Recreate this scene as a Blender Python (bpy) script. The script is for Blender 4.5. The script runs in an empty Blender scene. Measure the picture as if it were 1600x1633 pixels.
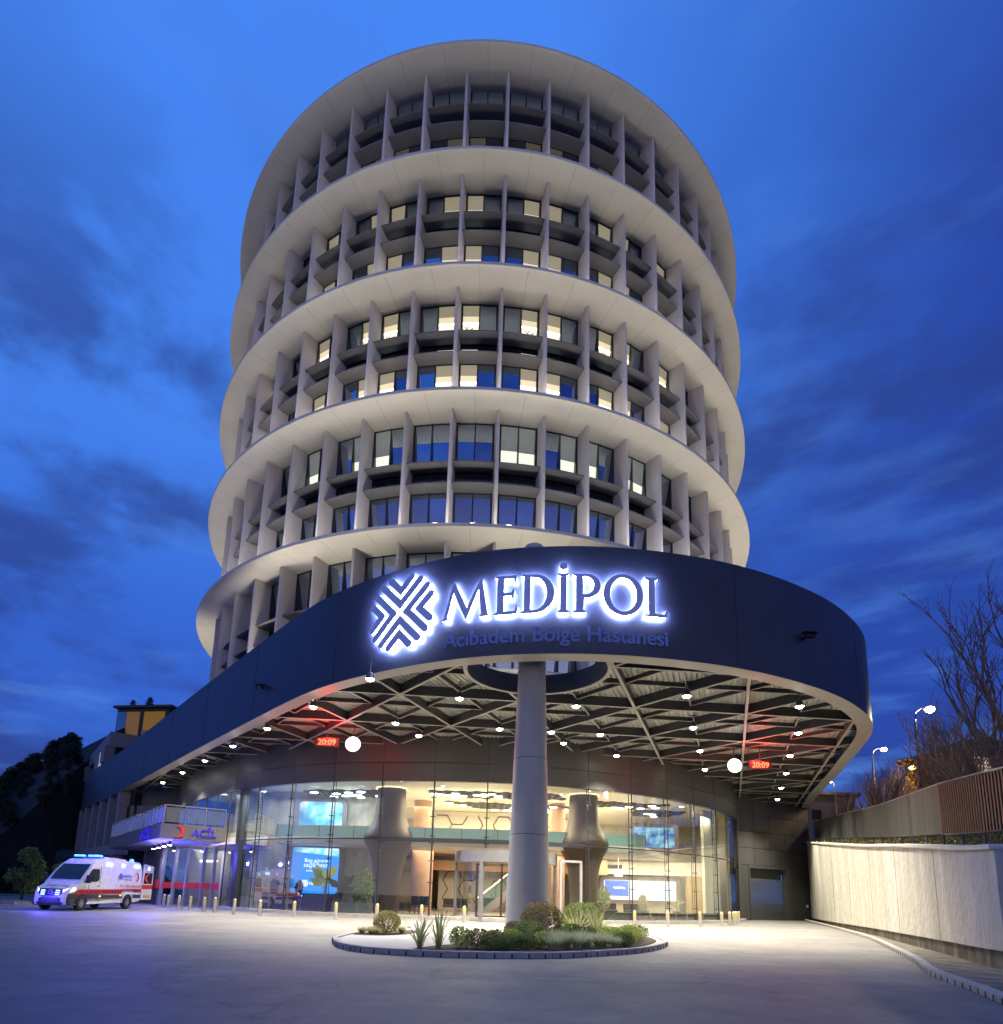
import bpy, math, random
from math import sin, cos, pi, radians, hypot, atan2, sqrt
from mathutils import Vector, Matrix
random.seed(7)
SC = bpy.context.scene
COL = SC.collection

# ------------------------------------------------------------------ camera
TH, RO, EYE = 0.1767, 0.0301, 1.5
cam_d = bpy.data.cameras.new('camera')
cam = bpy.data.objects.new('camera', cam_d); COL.objects.link(cam)
c_, s_ = cos(RO), sin(RO)
right = Vector((c_, -s_*sin(TH), s_*cos(TH)))
up = Vector((-s_, -c_*sin(TH), c_*cos(TH)))
back = -Vector((0, cos(TH), sin(TH)))
m = Matrix((right, up, back)).transposed().to_4x4(); m.translation = (0, 0, EYE)
cam.matrix_world = m
cam_d.sensor_fit = 'HORIZONTAL'; cam_d.sensor_width = 36
cam_d.lens = 983.85/1600*36
cam_d.shift_x = (800-778.23)/1600
cam_d.shift_y = (1249.09-816.5)/1600
cam_d.clip_end = 3000
SC.camera = cam

# ------------------------------------------------------------------ world (dusk sky)
W = bpy.data.worlds.new('World'); SC.world = W; W.use_nodes = True
nt = W.node_tree; N = nt.nodes; L = nt.links
for n in list(N): N.remove(n)
def nd(t, **k):
    n = N.new(t)
    for a, b in k.items(): setattr(n, a, b)
    return n
def mathn(op, a, b=None, clamp=False):
    n = nd('ShaderNodeMath', operation=op); n.use_clamp = clamp
    for i, v in enumerate((a, b)):
        if v is None: continue
        if hasattr(v, 'links'): L.new(v, n.inputs[i])
        else: n.inputs[i].default_value = v
    return n.outputs[0]
def ramp(src, stops, interp='EASE'):
    n = nd('ShaderNodeValToRGB'); L.new(src, n.inputs[0]); cr = n.color_ramp; cr.interpolation = interp
    while len(cr.elements) < len(stops): cr.elements.new(.5)
    for e, (p, c) in zip(cr.elements, stops): e.position = p; e.color = (*c, 1) if len(c) == 3 else c
    return n.outputs[0]
def mixc(f, a, b, mode='MIX'):
    n = nd('ShaderNodeMix', data_type='RGBA', blend_type=mode)
    for i, v in ((0, f), (6, a), (7, b)):
        if hasattr(v, 'links'): L.new(v, n.inputs[i])
        else: n.inputs[i].default_value = v if i == 0 else (*v, 1)
    return n.outputs[2]
tc = nd('ShaderNodeTexCoord'); sep = nd('ShaderNodeSeparateXYZ'); L.new(tc.outputs['Generated'], sep.inputs[0])
dx, dy, dz = sep.outputs
sky = nd('ShaderNodeTexSky', sky_type='NISHITA'); sky.sun_disc = False
sky.sun_elevation = radians(1.0); sky.sun_rotation = radians(180)
base = ramp(mathn('ADD', dz, 0), [(0.0, (.030, .092, .44)), (.3, (.034, .125, .62)), (.62, (.058, .225, .86)), (1.0, (.065, .25, .92))])
# darker towards the right
sd = mathn('MULTIPLY', mathn('SUBTRACT', dx, 0.05), 2.1, True)
base = mixc(sd, base, (.021, .066, .39))
# clouds: flattened noise
mp = nd('ShaderNodeMapping'); mp.inputs['Scale'].default_value = (1.0, 1.0, 1.9); mp.inputs['Location'].default_value = (.7, .2, 1.3); L.new(tc.outputs['Generated'], mp.inputs[0])
n1 = nd('ShaderNodeTexNoise'); n1.inputs['Scale'].default_value = 3.4; n1.inputs['Detail'].default_value = 9; n1.inputs['Roughness'].default_value = .56
n1.inputs['Distortion'].default_value = .15
L.new(mp.outputs[0], n1.inputs[0])
cl = ramp(n1.outputs[0], [(.43, (0, 0, 0)), (.60, (1, 1, 1))])
lowmask = ramp(dz, [(.0, (1, 1, 1)), (.62, (.85, .85, .85)), (.84, (.08, .08, .08))])
cl = mixc(1.0, cl, lowmask, 'MULTIPLY')
base = mixc(mathn('MULTIPLY', cl, .85), base, (.024, .050, .25))
n2 = nd('ShaderNodeTexNoise'); n2.inputs['Scale'].default_value = 5.0; n2.inputs['Detail'].default_value = 8
mp2 = nd('ShaderNodeMapping'); mp2.inputs['Scale'].default_value = (1.0, 1.0, 4.5); mp2.inputs['Location'].default_value = (3, 1, .4); L.new(tc.outputs['Generated'], mp2.inputs[0]); L.new(mp2.outputs[0], n2.inputs[0])
wis = ramp(n2.outputs[0], [(.5, (0, 0, 0)), (.72, (1, 1, 1))])
wmask = ramp(dz, [(.05, (1, 1, 1)), (.6, (0.25, 0.25, 0.25))])
wis = mixc(1.0, wis, wmask, 'MULTIPLY')
base = mixc(mathn('MULTIPLY', wis, .8), base, (.085, .25, .80))
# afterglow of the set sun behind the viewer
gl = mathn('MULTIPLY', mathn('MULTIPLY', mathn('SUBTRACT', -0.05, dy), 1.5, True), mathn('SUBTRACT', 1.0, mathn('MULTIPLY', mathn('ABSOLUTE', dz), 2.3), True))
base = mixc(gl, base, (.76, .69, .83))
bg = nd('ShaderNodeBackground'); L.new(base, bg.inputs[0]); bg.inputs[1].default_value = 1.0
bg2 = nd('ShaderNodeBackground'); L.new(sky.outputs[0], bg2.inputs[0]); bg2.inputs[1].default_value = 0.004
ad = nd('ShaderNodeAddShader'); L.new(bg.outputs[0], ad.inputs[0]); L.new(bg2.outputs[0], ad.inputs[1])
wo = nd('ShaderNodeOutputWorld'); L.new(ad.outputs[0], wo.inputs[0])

SC.view_settings.view_transform = 'Standard'; SC.view_settings.look = 'None'
SC.view_settings.exposure = 0.0; SC.view_settings.gamma = 1.0
SC.render.engine = 'CYCLES'
try:
    SC.cycles.use_denoising = True; SC.cycles.max_bounces = 7; SC.cycles.transparent_max_bounces = 14
    SC.cycles.caustics_reflective = False; SC.cycles.caustics_refractive = False; SC.cycles.sample_clamp_indirect = 6
except Exception: pass

# ------------------------------------------------------------------ materials
MATS = {}
def mat(name, col=(.5, .5, .5), rough=.6, metal=0., var=.08, scale=3., bump=0., bscale=40., emit=None, es=1., spec=.5, coat=0., stretch=(1, 1, 1)):
    if name in MATS: return MATS[name]
    m = bpy.data.materials.new(name); m.use_nodes = True; t = m.node_tree; b = t.nodes['Principled BSDF']
    b.inputs['Roughness'].default_value = rough; b.inputs['Metallic'].default_value = metal
    b.inputs['Specular IOR Level'].default_value = spec; b.inputs['Coat Weight'].default_value = coat
    b.inputs['Base Color'].default_value = (*col, 1)
    if emit is not None:
        b.inputs['Emission Color'].default_value = (*emit, 1); b.inputs['Emission Strength'].default_value = es
    if var or bump:
        tc = t.nodes.new('ShaderNodeTexCoord'); mp = t.nodes.new('ShaderNodeMapping'); mp.inputs['Scale'].default_value = stretch
        t.links.new(tc.outputs['Object'], mp.inputs[0])
    if var:
        n = t.nodes.new('ShaderNodeTexNoise'); n.inputs['Scale'].default_value = scale; n.inputs['Detail'].default_value = 6; n.inputs['Roughness'].default_value = .6
        t.links.new(mp.outputs[0], n.inputs[0])
        r = t.nodes.new('ShaderNodeValToRGB'); e = r.color_ramp.elements
        e[0].position = .3; e[1].position = .72
        e[0].color = (*[max(0, c*(1-var*1.6)) for c in col], 1); e[1].color = (*[min(1, c*(1+var)) for c in col], 1)
        t.links.new(n.outputs[0], r.inputs[0]); t.links.new(r.outputs[0], b.inputs['Base Color'])
        mr = t.nodes.new('ShaderNodeMapRange'); mr.inputs['To Min'].default_value = max(.02, rough-.08); mr.inputs['To Max'].default_value = min(1, rough+.08)
        t.links.new(n.outputs[0], mr.inputs[0]); t.links.new(mr.outputs[0], b.inputs['Roughness'])
    if bump:
        n = t.nodes.new('ShaderNodeTexNoise'); n.inputs['Scale'].default_value = bscale; n.inputs['Detail'].default_value = 5
        t.links.new(mp.outputs[0], n.inputs[0])
        bp = t.nodes.new('ShaderNodeBump'); bp.inputs['Strength'].default_value = min(1, bump); bp.inputs['Distance'].default_value = .03*max(1, bump)
        t.links.new(n.outputs[0], bp.inputs['Height']); t.links.new(bp.outputs[0], b.inputs['Normal'])
    MATS[name] = m; return m
def emis(name, col, s):
    if name in MATS: return MATS[name]
    m = bpy.data.materials.new(name); m.use_nodes = True; t = m.node_tree
    b = t.nodes['Principled BSDF']; b.inputs['Base Color'].default_value = (*[min(.8, c) for c in col], 1)
    b.inputs['Emission Color'].default_value = (*col, 1); b.inputs['Emission Strength'].default_value = s
    MATS[name] = m; return m
def glassm(name, tint=(.93, .97, .96), refl=(1, 1, 1), rough=.0, fac=1.0, mn=.05):
    m = bpy.data.materials.new(name); m.use_nodes = True; t = m.node_tree
    for n in list(t.nodes): t.nodes.remove(n)
    tr = t.nodes.new('ShaderNodeBsdfTransparent'); tr.inputs[0].default_value = (*tint, 1)
    g = t.nodes.new('ShaderNodeBsdfGlossy'); g.inputs[0].default_value = (*refl, 1); g.inputs['Roughness'].default_value = rough
    fr = t.nodes.new('ShaderNodeFresnel'); fr.inputs[0].default_value = 1.5
    mr = t.nodes.new('ShaderNodeMapRange'); mr.inputs['To Min'].default_value = mn; mr.inputs['To Max'].default_value = fac
    t.links.new(fr.outputs[0], mr.inputs[0])
    mx = t.nodes.new('ShaderNodeMixShader'); t.links.new(mr.outputs[0], mx.inputs[0]); t.links.new(tr.outputs[0], mx.inputs[1]); t.links.new(g.outputs[0], mx.inputs[2])
    o = t.nodes.new('ShaderNodeOutputMaterial'); t.links.new(mx.outputs[0], o.inputs[0])
    MATS[name] = m; return m

def ground_mat():
    m = bpy.data.materials.new('worn_asphalt'); m.use_nodes = True; t = m.node_tree; b = t.nodes['Principled BSDF']; NN = t.nodes; LL = t.links
    tc = NN.new('ShaderNodeTexCoord')
    def noise(sc, det, rg, st=(1, 1, 1)):
        mp = NN.new('ShaderNodeMapping'); mp.inputs['Scale'].default_value = st; LL.new(tc.outputs['Object'], mp.inputs[0])
        n = NN.new('ShaderNodeTexNoise'); n.inputs['Scale'].default_value = sc; n.inputs['Detail'].default_value = det; n.inputs['Roughness'].default_value = rg
        LL.new(mp.outputs[0], n.inputs[0]); return n.outputs[0]
    def rmp(s, a, b_, ca, cb):
        r = NN.new('ShaderNodeValToRGB'); e = r.color_ramp.elements; e[0].position = a; e[1].position = b_; e[0].color = (*ca, 1); e[1].color = (*cb, 1)
        LL.new(s, r.inputs[0]); return r.outputs[0]
    def mul(a, b_, f=1.):
        x = NN.new('ShaderNodeMix'); x.data_type = 'RGBA'; x.blend_type = 'MULTIPLY'; x.inputs[0].default_value = f; LL.new(a, x.inputs[6]); LL.new(b_, x.inputs[7]); return x.outputs[2]
    c = rmp(noise(.35, 6, .6), .3, .7, (.205, .195, .185), (.285, .27, .25))
    c = mul(c, rmp(noise(2.2, 8, .7, (1, .45, 1)), .38, .62, (.88, .88, .89), (1.04, 1.04, 1.03)))
    c = mul(c, rmp(noise(.55, 9, .68, (.6, 1.3, 1)), .42, .62, (.74, .74, .75), (1, 1, 1)), .8)
    c = mul(c, rmp(noise(5, 4, .8, (1, .8, 1)), .60, .70, (1, 1, 1), (.72, .72, .73)), .8)
    c = mul(c, rmp(noise(60, 3, .6), .3, .75, (.72, .72, .72), (1.2, 1.2, 1.2)))
    vc = NN.new('ShaderNodeTexVoronoi'); vc.feature = 'DISTANCE_TO_EDGE'; vc.inputs['Scale'].default_value = .16
    mv = NN.new('ShaderNodeMix'); mv.data_type = 'VECTOR'; mv.inputs[0].default_value = .10; LL.new(tc.outputs['Object'], mv.inputs[4])
    nz = NN.new('ShaderNodeTexNoise'); nz.inputs['Scale'].default_value = 1.6; nz.inputs['Detail'].default_value = 6; LL.new(tc.outputs['Object'], nz.inputs[0])
    sc_ = NN.new('ShaderNodeVectorMath'); sc_.operation = 'SCALE'; sc_.inputs[3].default_value = 14; LL.new(nz.outputs['Color'], sc_.inputs[0]); LL.new(sc_.outputs[0], mv.inputs[5]); LL.new(mv.outputs[1], vc.inputs[0])
    c = mul(c, rmp(vc.outputs['Distance'], .002, .008, (.55, .55, .56), (1, 1, 1)), .75)
    c = mul(c, rmp(noise(.22, 3, .5), .48, .53, (.86, .86, .88), (1, 1, 1)), .9)
    c = mul(c, rmp(noise(26, 5, .75), .35, .65, (.78, .78, .78), (1.12, 1.12, 1.12)), .8)
    vo = NN.new('ShaderNodeTexVoronoi'); vo.inputs['Scale'].default_value = 1.3; LL.new(tc.outputs['Object'], vo.inputs[0])
    c = mul(c, rmp(vo.outputs['Distance'], .03, .07, (.45, .45, .45), (1, 1, 1)), .7)
    LL.new(c, b.inputs['Base Color'])
    mr = NN.new('ShaderNodeMapRange'); mr.inputs['To Min'].default_value = .42; mr.inputs['To Max'].default_value = .72
    LL.new(noise(1.6, 6, .6), mr.inputs[0]); LL.new(mr.outputs[0], b.inputs['Roughness'])
    bp = NN.new('ShaderNodeBump'); bp.inputs['Strength'].default_value = .55; bp.inputs['Distance'].default_value = .012
    LL.new(noise(55, 4, .7), bp.inputs['Height']); LL.new(bp.outputs[0], b.inputs['Normal'])
    return m
def leaf_mat(name, c1, c2):
    m = bpy.data.materials.new(name); m.use_nodes = True; t = m.node_tree; b = t.nodes['Principled BSDF']
    g = t.nodes.new('ShaderNodeNewGeometry'); r = t.nodes.new('ShaderNodeValToRGB'); e = r.color_ramp.elements
    e[0].color = (*c1, 1); e[1].color = (*c2, 1)
    t.links.new(g.outputs['Random Per Island'], r.inputs[0]); t.links.new(r.outputs[0], b.inputs['Base Color'])
    b.inputs['Roughness'].default_value = .55
    tl = t.nodes.new('ShaderNodeBsdfTranslucent'); t.links.new(r.outputs[0], tl.inputs[0]); mx = t.nodes.new('ShaderNodeMixShader'); mx.inputs[0].default_value = .42
    t.links.new(b.outputs[0], mx.inputs[1]); t.links.new(tl.outputs[0], mx.inputs[2]); t.links.new(mx.outputs[0], t.nodes['Material Output'].inputs[0])
    return m
M_ASPH = ground_mat()
M_FASC = mat('slate_panel', (.029, .033, .058), .45, var=.10, scale=.6)
M_TRIM = mat('pale_soffit_metal', (.42, .39, .34), .5, var=.05)
M_BEAM = mat('beam_dark_paint', (.050, .050, .055), .5, var=.1)
M_FLANGE = mat('beam_flange', (.36, .345, .31), .5, var=.06)
M_DECK = mat('galvanised_deck', (.50, .50, .45), .45, var=.08)
M_CONC = mat('pale_concrete', (.57, .55, .56), .65, var=.05, scale=.8, bump=.08, bscale=8)
M_SLAB = mat('cream_soffit', (.56, .55, .52), .6, var=.04, scale=.6)
M_SHELF = mat('grey_shelf', (.14, .14, .155), .6, var=.06)
M_FRAME = mat('window_frame', (.012, .013, .02), .4, var=0)
M_CLAD = mat('grey_cladding', (.088, .087, .088), .45, metal=.2, var=.06, scale=1.2)
M_CLADD = mat('dark_cladding', (.085, .085, .085), .5, metal=.1, var=.06, scale=1.2)
M_JOINT = mat('panel_joint', (.02, .02, .02), .7, var=0)
M_STEEL = mat('brushed_steel', (.55, .54, .52), .32, metal=.9, var=.06, scale=8)
M_DSTEEL = mat('dark_steel', (.06, .065, .075), .4, metal=.5, var=0)
M_COLUMN = mat('column_paint', (.37, .36, .32), .42, var=.05, scale=.8)
M_WHITE = mat('white_plaster', (.62, .58, .50), .6, var=.04)
M_CEIL = mat('ceiling_plaster', (.70, .66, .58), .6, var=.03)
M_FLOOR = mat('stone_floor', (.38, .34, .29), .25, var=.08)
M_COPPER = mat('copper_panel', (.46, .27, .17), .4, var=.06, scale=1)
M_TRUNK = mat('bronze_trunk', (.068, .038, .019), .55, var=.08, scale=.8)
M_MARBLE = mat('marble', (.46, .42, .37), .3, var=.25, scale=1.4, stretch=(1, 1, .5))
M_BLACK = mat('black', (.012, .012, .012), .5, var=0)
M_RUBBER = mat('rubber', (.02, .02, .02), .8, var=0)
M_VANW = mat('van_white', (.72, .71, .72), .28, var=.02, coat=.5)
M_RED = mat('van_red', (.38, .018, .03), .35, var=0)
M_REDB = mat('bright_red', (.6, .03, .03), .4, var=0, emit=(.8, .05, .04), es=.25)
M_DGREY = mat('van_bumper', (.055, .055, .06), .5, var=.05)
M_VGLASS = mat('van_glass', (.01, .012, .02), .05, var=0, spec=.8)
M_STUC = mat('white_stucco', (.56, .54, .49), .85, var=.10, scale=1.2, bump=2.0, bscale=5.5, stretch=(1, 1, .6))
def add_streaks(m, sc, lo, st=(1.4, 1.4, .05), a=.42, b_=.62):
    t = m.node_tree; b = t.nodes['Principled BSDF']; src = b.inputs['Base Color'].links[0].from_socket
    tc = t.nodes.new('ShaderNodeTexCoord'); mp = t.nodes.new('ShaderNodeMapping'); mp.inputs['Scale'].default_value = st; t.links.new(tc.outputs['Object'], mp.inputs[0])
    n = t.nodes.new('ShaderNodeTexNoise'); n.inputs['Scale'].default_value = sc; n.inputs['Detail'].default_value = 6; t.links.new(mp.outputs[0], n.inputs[0])
    r = t.nodes.new('ShaderNodeValToRGB'); r.color_ramp.elements[0].position = a; r.color_ramp.elements[1].position = b_; r.color_ramp.elements[0].color = (*lo, 1); r.color_ramp.elements[1].color = (1, 1, 1, 1); t.links.new(n.outputs[0], r.inputs[0])
    x = t.nodes.new('ShaderNodeMix'); x.data_type = 'RGBA'; x.blend_type = 'MULTIPLY'; x.inputs[0].default_value = 1; t.links.new(src, x.inputs[6]); t.links.new(r.outputs[0], x.inputs[7]); t.links.new(x.outputs[2], b.inputs['Base Color'])
M_COPE = mat('coping_stone', (.58, .56, .52), .6, var=.07, scale=2)
M_BASE = mat('rough_concrete', (.22, .20, .165), .85, var=.3, scale=2.5, bump=.5, bscale=14)
M_KERB = mat('kerb_concrete', (.36, .34, .32), .75, var=.14, scale=3, bump=.3, bscale=30)
M_PAVE = mat('paving', (.40, .38, .35), .7, var=.1, scale=3, bump=.2, bscale=25)
M_SOIL = mat('soil', (.05, .038, .025), .95, var=.3, scale=8, bump=.8, bscale=30)
M_FENCE = mat('fence_panel', (.07, .07, .073), .42, metal=.35, var=.12, scale=1, stretch=(1, 1, .3))
M_SLAT = mat('corten_slat', (.13, .06, .036), .6, metal=.3, var=.2, scale=3)
M_BARK = mat('bark', (.26, .19, .12), .9, var=.25, scale=6)
M_BARKD = mat('dark_bark', (.05, .04, .035), .9, var=.2, scale=6)
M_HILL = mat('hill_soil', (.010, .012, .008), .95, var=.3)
M_YEL = mat('yellow_band', (.70, .55, .04), .45, var=0)
M_BOLL = mat('bollard_steel', (.62, .59, .55), .38, metal=.7, var=.08, scale=6)
M_LAMP = emis('lamp_warm', (1.0, .90, .70), 60)
M_BLUE = emis('beacon_blue', (.05, .28, 1.0), 4.5)
M_BLUEC = emis('side_strobe', (.30, .55, 1.0), 3.2)
M_REDLED = emis('red_led', (1.0, .16, .07), 2.6)
M_DISC = emis('clock_disc', (1.0, .98, .95), 3.2)
M_HALO = emis('halo_led', (.50, .60, 1.0), 190)
M_LETTER = mat('letter_face', (.55, .62, .90), .35, var=0, coat=.3)
M_LETTER2 = mat('letter_face_small', (.17, .24, .55), .3, var=0, coat=.3)
M_ACIL = mat('blue_letter', (.02, .02, .42), .4, var=0, emit=(.06, .04, .8), es=.35)
M_TUBE = emis('tube_lamp', (1.0, .86, .62), 9)
M_GL = glassm('hall_glass', (.94, .98, .95), refl=(.8, .8, .8), fac=.42, mn=.05)
M_GLB = glassm('balustrade_glass', (.84, .93, .90), fac=.8, mn=.10)
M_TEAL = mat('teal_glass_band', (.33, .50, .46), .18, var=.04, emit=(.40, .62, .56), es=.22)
# tower glass: dark mirror pane
M_PANE = mat('tower_pane', (.32, .39, .50), .025, metal=1.0, var=0)
M_PANED = mat('tower_pane_dim', (.10, .12, .15), .04, metal=.9, var=0, emit=(.20, .18, .13), es=.30)
M_LITA = mat('lit_blind', (.2, .18, .14), .2, var=.1, scale=2, emit=(.62, .54, .36), es=.40)
M_LITB = mat('lit_cove', (.6, .5, .3), .2, var=0, emit=(1.0, .88, .56), es=3.4)
M_LITC = mat('lit_room', (.4, .35, .3), .15, var=.3, scale=1.6, emit=(1.0, .87, .64), es=1.35)
M_LITG = mat('lit_room_green', (.4, .4, .3), .15, var=.3, scale=1.6, emit=(.85, .90, .72), es=1.1)
M_LITH = mat('lit_blind_grey', (.2, .2, .2), .1, var=.1, scale=2, emit=(.25, .28, .26), es=.45)

add_streaks(M_STUC, .9, (.86, .84, .79), (1.4, 1.4, .12)); add_streaks(M_FENCE, .9, (.6, .6, .6)); add_streaks(M_CONC, .5, (.90, .88, .86)); add_streaks(M_BASE, 1.2, (.55, .52, .45)); add_streaks(M_CLADD, .5, (.82, .82, .82))
LF_GREEN = leaf_mat('leaf_green', (0.07, 0.119, 0.028), (0.28, 0.35, 0.098))
LF_BRIGHT = leaf_mat('leaf_bright', (0.196, 0.266, 0.049), (0.644, 0.7, 0.196))
LF_OLIVE = leaf_mat('leaf_olive', (0.14, 0.14, 0.035), (0.476, 0.406, 0.14))
LF_BOX = leaf_mat('leaf_box', (0.07, 0.077, 0.028), (0.308, 0.238, 0.098))
LF_GRASS = leaf_mat('blade_grass', (0.28, 0.336, 0.182), (0.7, 0.728, 0.448))
LF_STRAW = leaf_mat('blade_straw', (.28, .27, .11), (.55, .48, .22))
LF_SWORD = leaf_mat('blade_sword', (0.224, 0.28, 0.098), (0.75, 0.728, 0.336))
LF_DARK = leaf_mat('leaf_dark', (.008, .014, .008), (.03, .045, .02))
LF_TEAL = leaf_mat('leaf_teal', (.01, .05, .045), (.03, .11, .09))
LF_ORANGE = leaf_mat('leaf_orange', (.16, .07, .01), (.42, .22, .03))

# ------------------------------------------------------------------ mesh helpers
class MB:
    def __init__(s): s.v = []; s.f = []; s.mi = []; s.k = 0
    def add(s, vs, fs, mi=None):
        o = len(s.v); s.v += [tuple(p) for p in vs]
        for f in fs: s.f.append([o+i for i in f]); s.mi.append(s.k if mi is None else mi)
    def box(s, c, d, rz=0, mi=None, R=None):
        hx, hy, hz = d[0]/2, d[1]/2, d[2]/2; P = []
        for z in (-hz, hz):
            for x, y in ((-hx, -hy), (hx, -hy), (hx, hy), (-hx, hy)):
                p = Vector((x, y, z))
                if R is not None: p = R @ p
                elif rz: p = Vector((x*cos(rz)-y*sin(rz), x*sin(rz)+y*cos(rz), z))
                P.append((c[0]+p.x, c[1]+p.y, c[2]+p.z))
        s.add(P, [(0, 3, 2, 1), (4, 5, 6, 7), (0, 1, 5, 4), (1, 2, 6, 5), (2, 3, 7, 6), (3, 0, 4, 7)], mi)
    def bar(s, a, b, w, z0, z1, mi=None, ext=0):   # horizontal bar between plan points
        dx, dy = b[0]-a[0], b[1]-a[1]; l = hypot(dx, dy) or 1; dx /= l; dy /= l
        ax, ay = a[0]-dx*ext, a[1]-dy*ext; bx, by = b[0]+dx*ext, b[1]+dy*ext; nx, ny = -dy*w/2, dx*w/2
        P = [(ax-nx, ay-ny), (bx-nx, by-ny), (bx+nx, by+ny), (ax+nx, ay+ny)]
        s.prism(P, z0, z1, mi)
    def prism(s, P, z0, z1, mi=None):
        n = len(P)
        a = sum(P[i][0]*P[(i+1) % n][1]-P[(i+1) % n][0]*P[i][1] for i in range(n))
        if a < 0: P = P[::-1]
        vs = [(p[0], p[1], z0) for p in P]+[(p[0], p[1], z1) for p in P]
        s.add(vs, [tuple(range(n))[::-1], tuple(range(n, 2*n))]+[(i, (i+1) % n, n+(i+1) % n, n+i) for i in range(n)], mi)
    def quad(s, a, b, c, d, mi=None): s.add([a, b, c, d], [(0, 1, 2, 3)], mi)
    def tube(s, pts, r, n=8, mi=None, cap=True):
        pts = [Vector(p) for p in pts]; rs = r if isinstance(r, (list, tuple)) else [r]*len(pts); o = []
        for i, p in enumerate(pts):
            d = (pts[min(i+1, len(pts)-1)]-pts[max(i-1, 0)])
            if d.length < 1e-6: d = Vector((0, 0, 1))
            d.normalize(); u = d.cross(Vector((0, 0, 1)) if abs(d.z) < .95 else Vector((1, 0, 0))).normalized(); w = d.cross(u)
            for k in range(n):
                a = 2*pi*k/n; q = p+(u*cos(a)+w*sin(a))*rs[i]; o.append(tuple(q))
        fs = []
        for i in range(len(pts)-1):
            for k in range(n): fs.append((i*n+k, i*n+(k+1) % n, (i+1)*n+(k+1) % n, (i+1)*n+k))
        if cap: fs.append(tuple(range(n))); fs.append(tuple(range((len(pts)-1)*n, len(pts)*n))[::-1])
        s.add(o, fs, mi)
    def lathe(s, c, prof, n=24, mi=None, a0=0, a1=2*pi, capt=True, capb=True):
        full = abs(a1-a0-2*pi) < 1e-6; m_ = n if full else n+1; P = []
        for r, z in prof:
            for k in range(m_):
                a = a0+(a1-a0)*k/n; P.append((c[0]+r*cos(a), c[1]+r*sin(a), c[2]+z))
        fs = []
        for i in range(len(prof)-1):
            for k in range(n):
                k2 = (k+1) % m_; fs.append((i*m_+k, i*m_+k2, (i+1)*m_+k2, (i+1)*m_+k))
        if full and capb: fs.append(tuple(range(m_))[::-1])
        if full and capt: fs.append(tuple(range((len(prof)-1)*m_, len(prof)*m_)))
        s.add(P, fs, mi)
    def ball(s, c, r, n=12, mi=None):
        rr = r if isinstance(r, (tuple, list)) else (r, r, r); P = []; m_ = n//2
        for i in range(1, m_):
            t = pi*i/m_
            for k in range(n): P.append((c[0]+rr[0]*sin(t)*cos(2*pi*k/n), c[1]+rr[1]*sin(t)*sin(2*pi*k/n), c[2]-rr[2]*cos(t)))
        fs = [(i*n+k, i*n+(k+1) % n, (i+1)*n+(k+1) % n, (i+1)*n+k) for i in range(m_-2) for k in range(n)]
        P += [(c[0], c[1], c[2]-rr[2]), (c[0], c[1], c[2]+rr[2])]; b = len(P)-2
        fs += [(b, (k+1) % n, k) for k in range(n)]+[(b+1, (m_-2)*n+k, (m_-2)*n+(k+1) % n) for k in range(n)]
        s.add(P, fs, mi)
    def build(s, name, mats, parent=None, local=False, smooth=False, bevel=0):
        me = bpy.data.meshes.new(name)
        if not isinstance(mats, (list, tuple)): mats = [mats]
        vs = s.v
        if parent is not None and not local:
            W_ = world_of(parent); vs = [(x-W_[0], y-W_[1], z-W_[2]) for x, y, z in vs]
        me.from_pydata(vs, [], s.f)
        for m_ in mats: me.materials.append(m_)
        for p, i in zip(me.polygons, s.mi): p.material_index = i
        if smooth:
            for p in me.polygons: p.use_smooth = True
        me.update()
        o = bpy.data.objects.new(name, me); COL.objects.link(o)
        if parent is not None: o.parent = parent
        if bevel:
            b = o.modifiers.new('bevel', 'BEVEL'); b.width = bevel; b.segments = 2; b.limit_method = 'ANGLE'
        if smooth:
            try:
                me.set_sharp_from_angle(angle=radians(40))
            except Exception: pass
        return o
def world_of(o):
    x, y, z = o.location
    while o.parent is not None: o = o.parent; x += o.location.x; y += o.location.y; z += o.location.z
    return x, y, z
def thing(name, label, cat, loc=(0, 0, 0), rz=0, group=None):
    o = bpy.data.objects.new(name, None); COL.objects.link(o); o.location = loc; o.rotation_euler = (0, 0, rz)
    o.empty_display_size = .2
    o['label'] = label; o['category'] = cat
    if group: o['group'] = group
    return o
def tag(o, label, cat, group=None):
    o['label'] = label; o['category'] = cat
    if group: o['group'] = group
    return o
def struct(o): o['kind'] = 'structure'; return o
def stuff(o): o['kind'] = 'stuff'; return o
def copy_tree(o, parent=None):
    c = o.copy(); COL.objects.link(c); c.parent = parent
    for ch in list(o.children): copy_tree(ch, c)
    return c
def lamp(name, kind, loc, energy, col=(1, .93, .80), parent=None, size=.2, spot=None, rot=None, blend=1., shape=None, size_y=None):
    d = bpy.data.lights.new(name, kind); d.energy = energy; d.color = col
    if kind == 'AREA':
        d.size = size
        if size_y: d.shape = 'RECTANGLE'; d.size_y = size_y
    else: d.shadow_soft_size = size
    if kind == 'SPOT': d.spot_size = spot; d.spot_blend = blend
    o = bpy.data.objects.new(name, d); COL.objects.link(o)
    if parent is not None:
        W_ = world_of(parent); o.parent = parent; o.location = (loc[0]-W_[0], loc[1]-W_[1], loc[2]-W_[2])
    else: o.location = loc
    if rot: o.rotation_euler = rot
    return o

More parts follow.
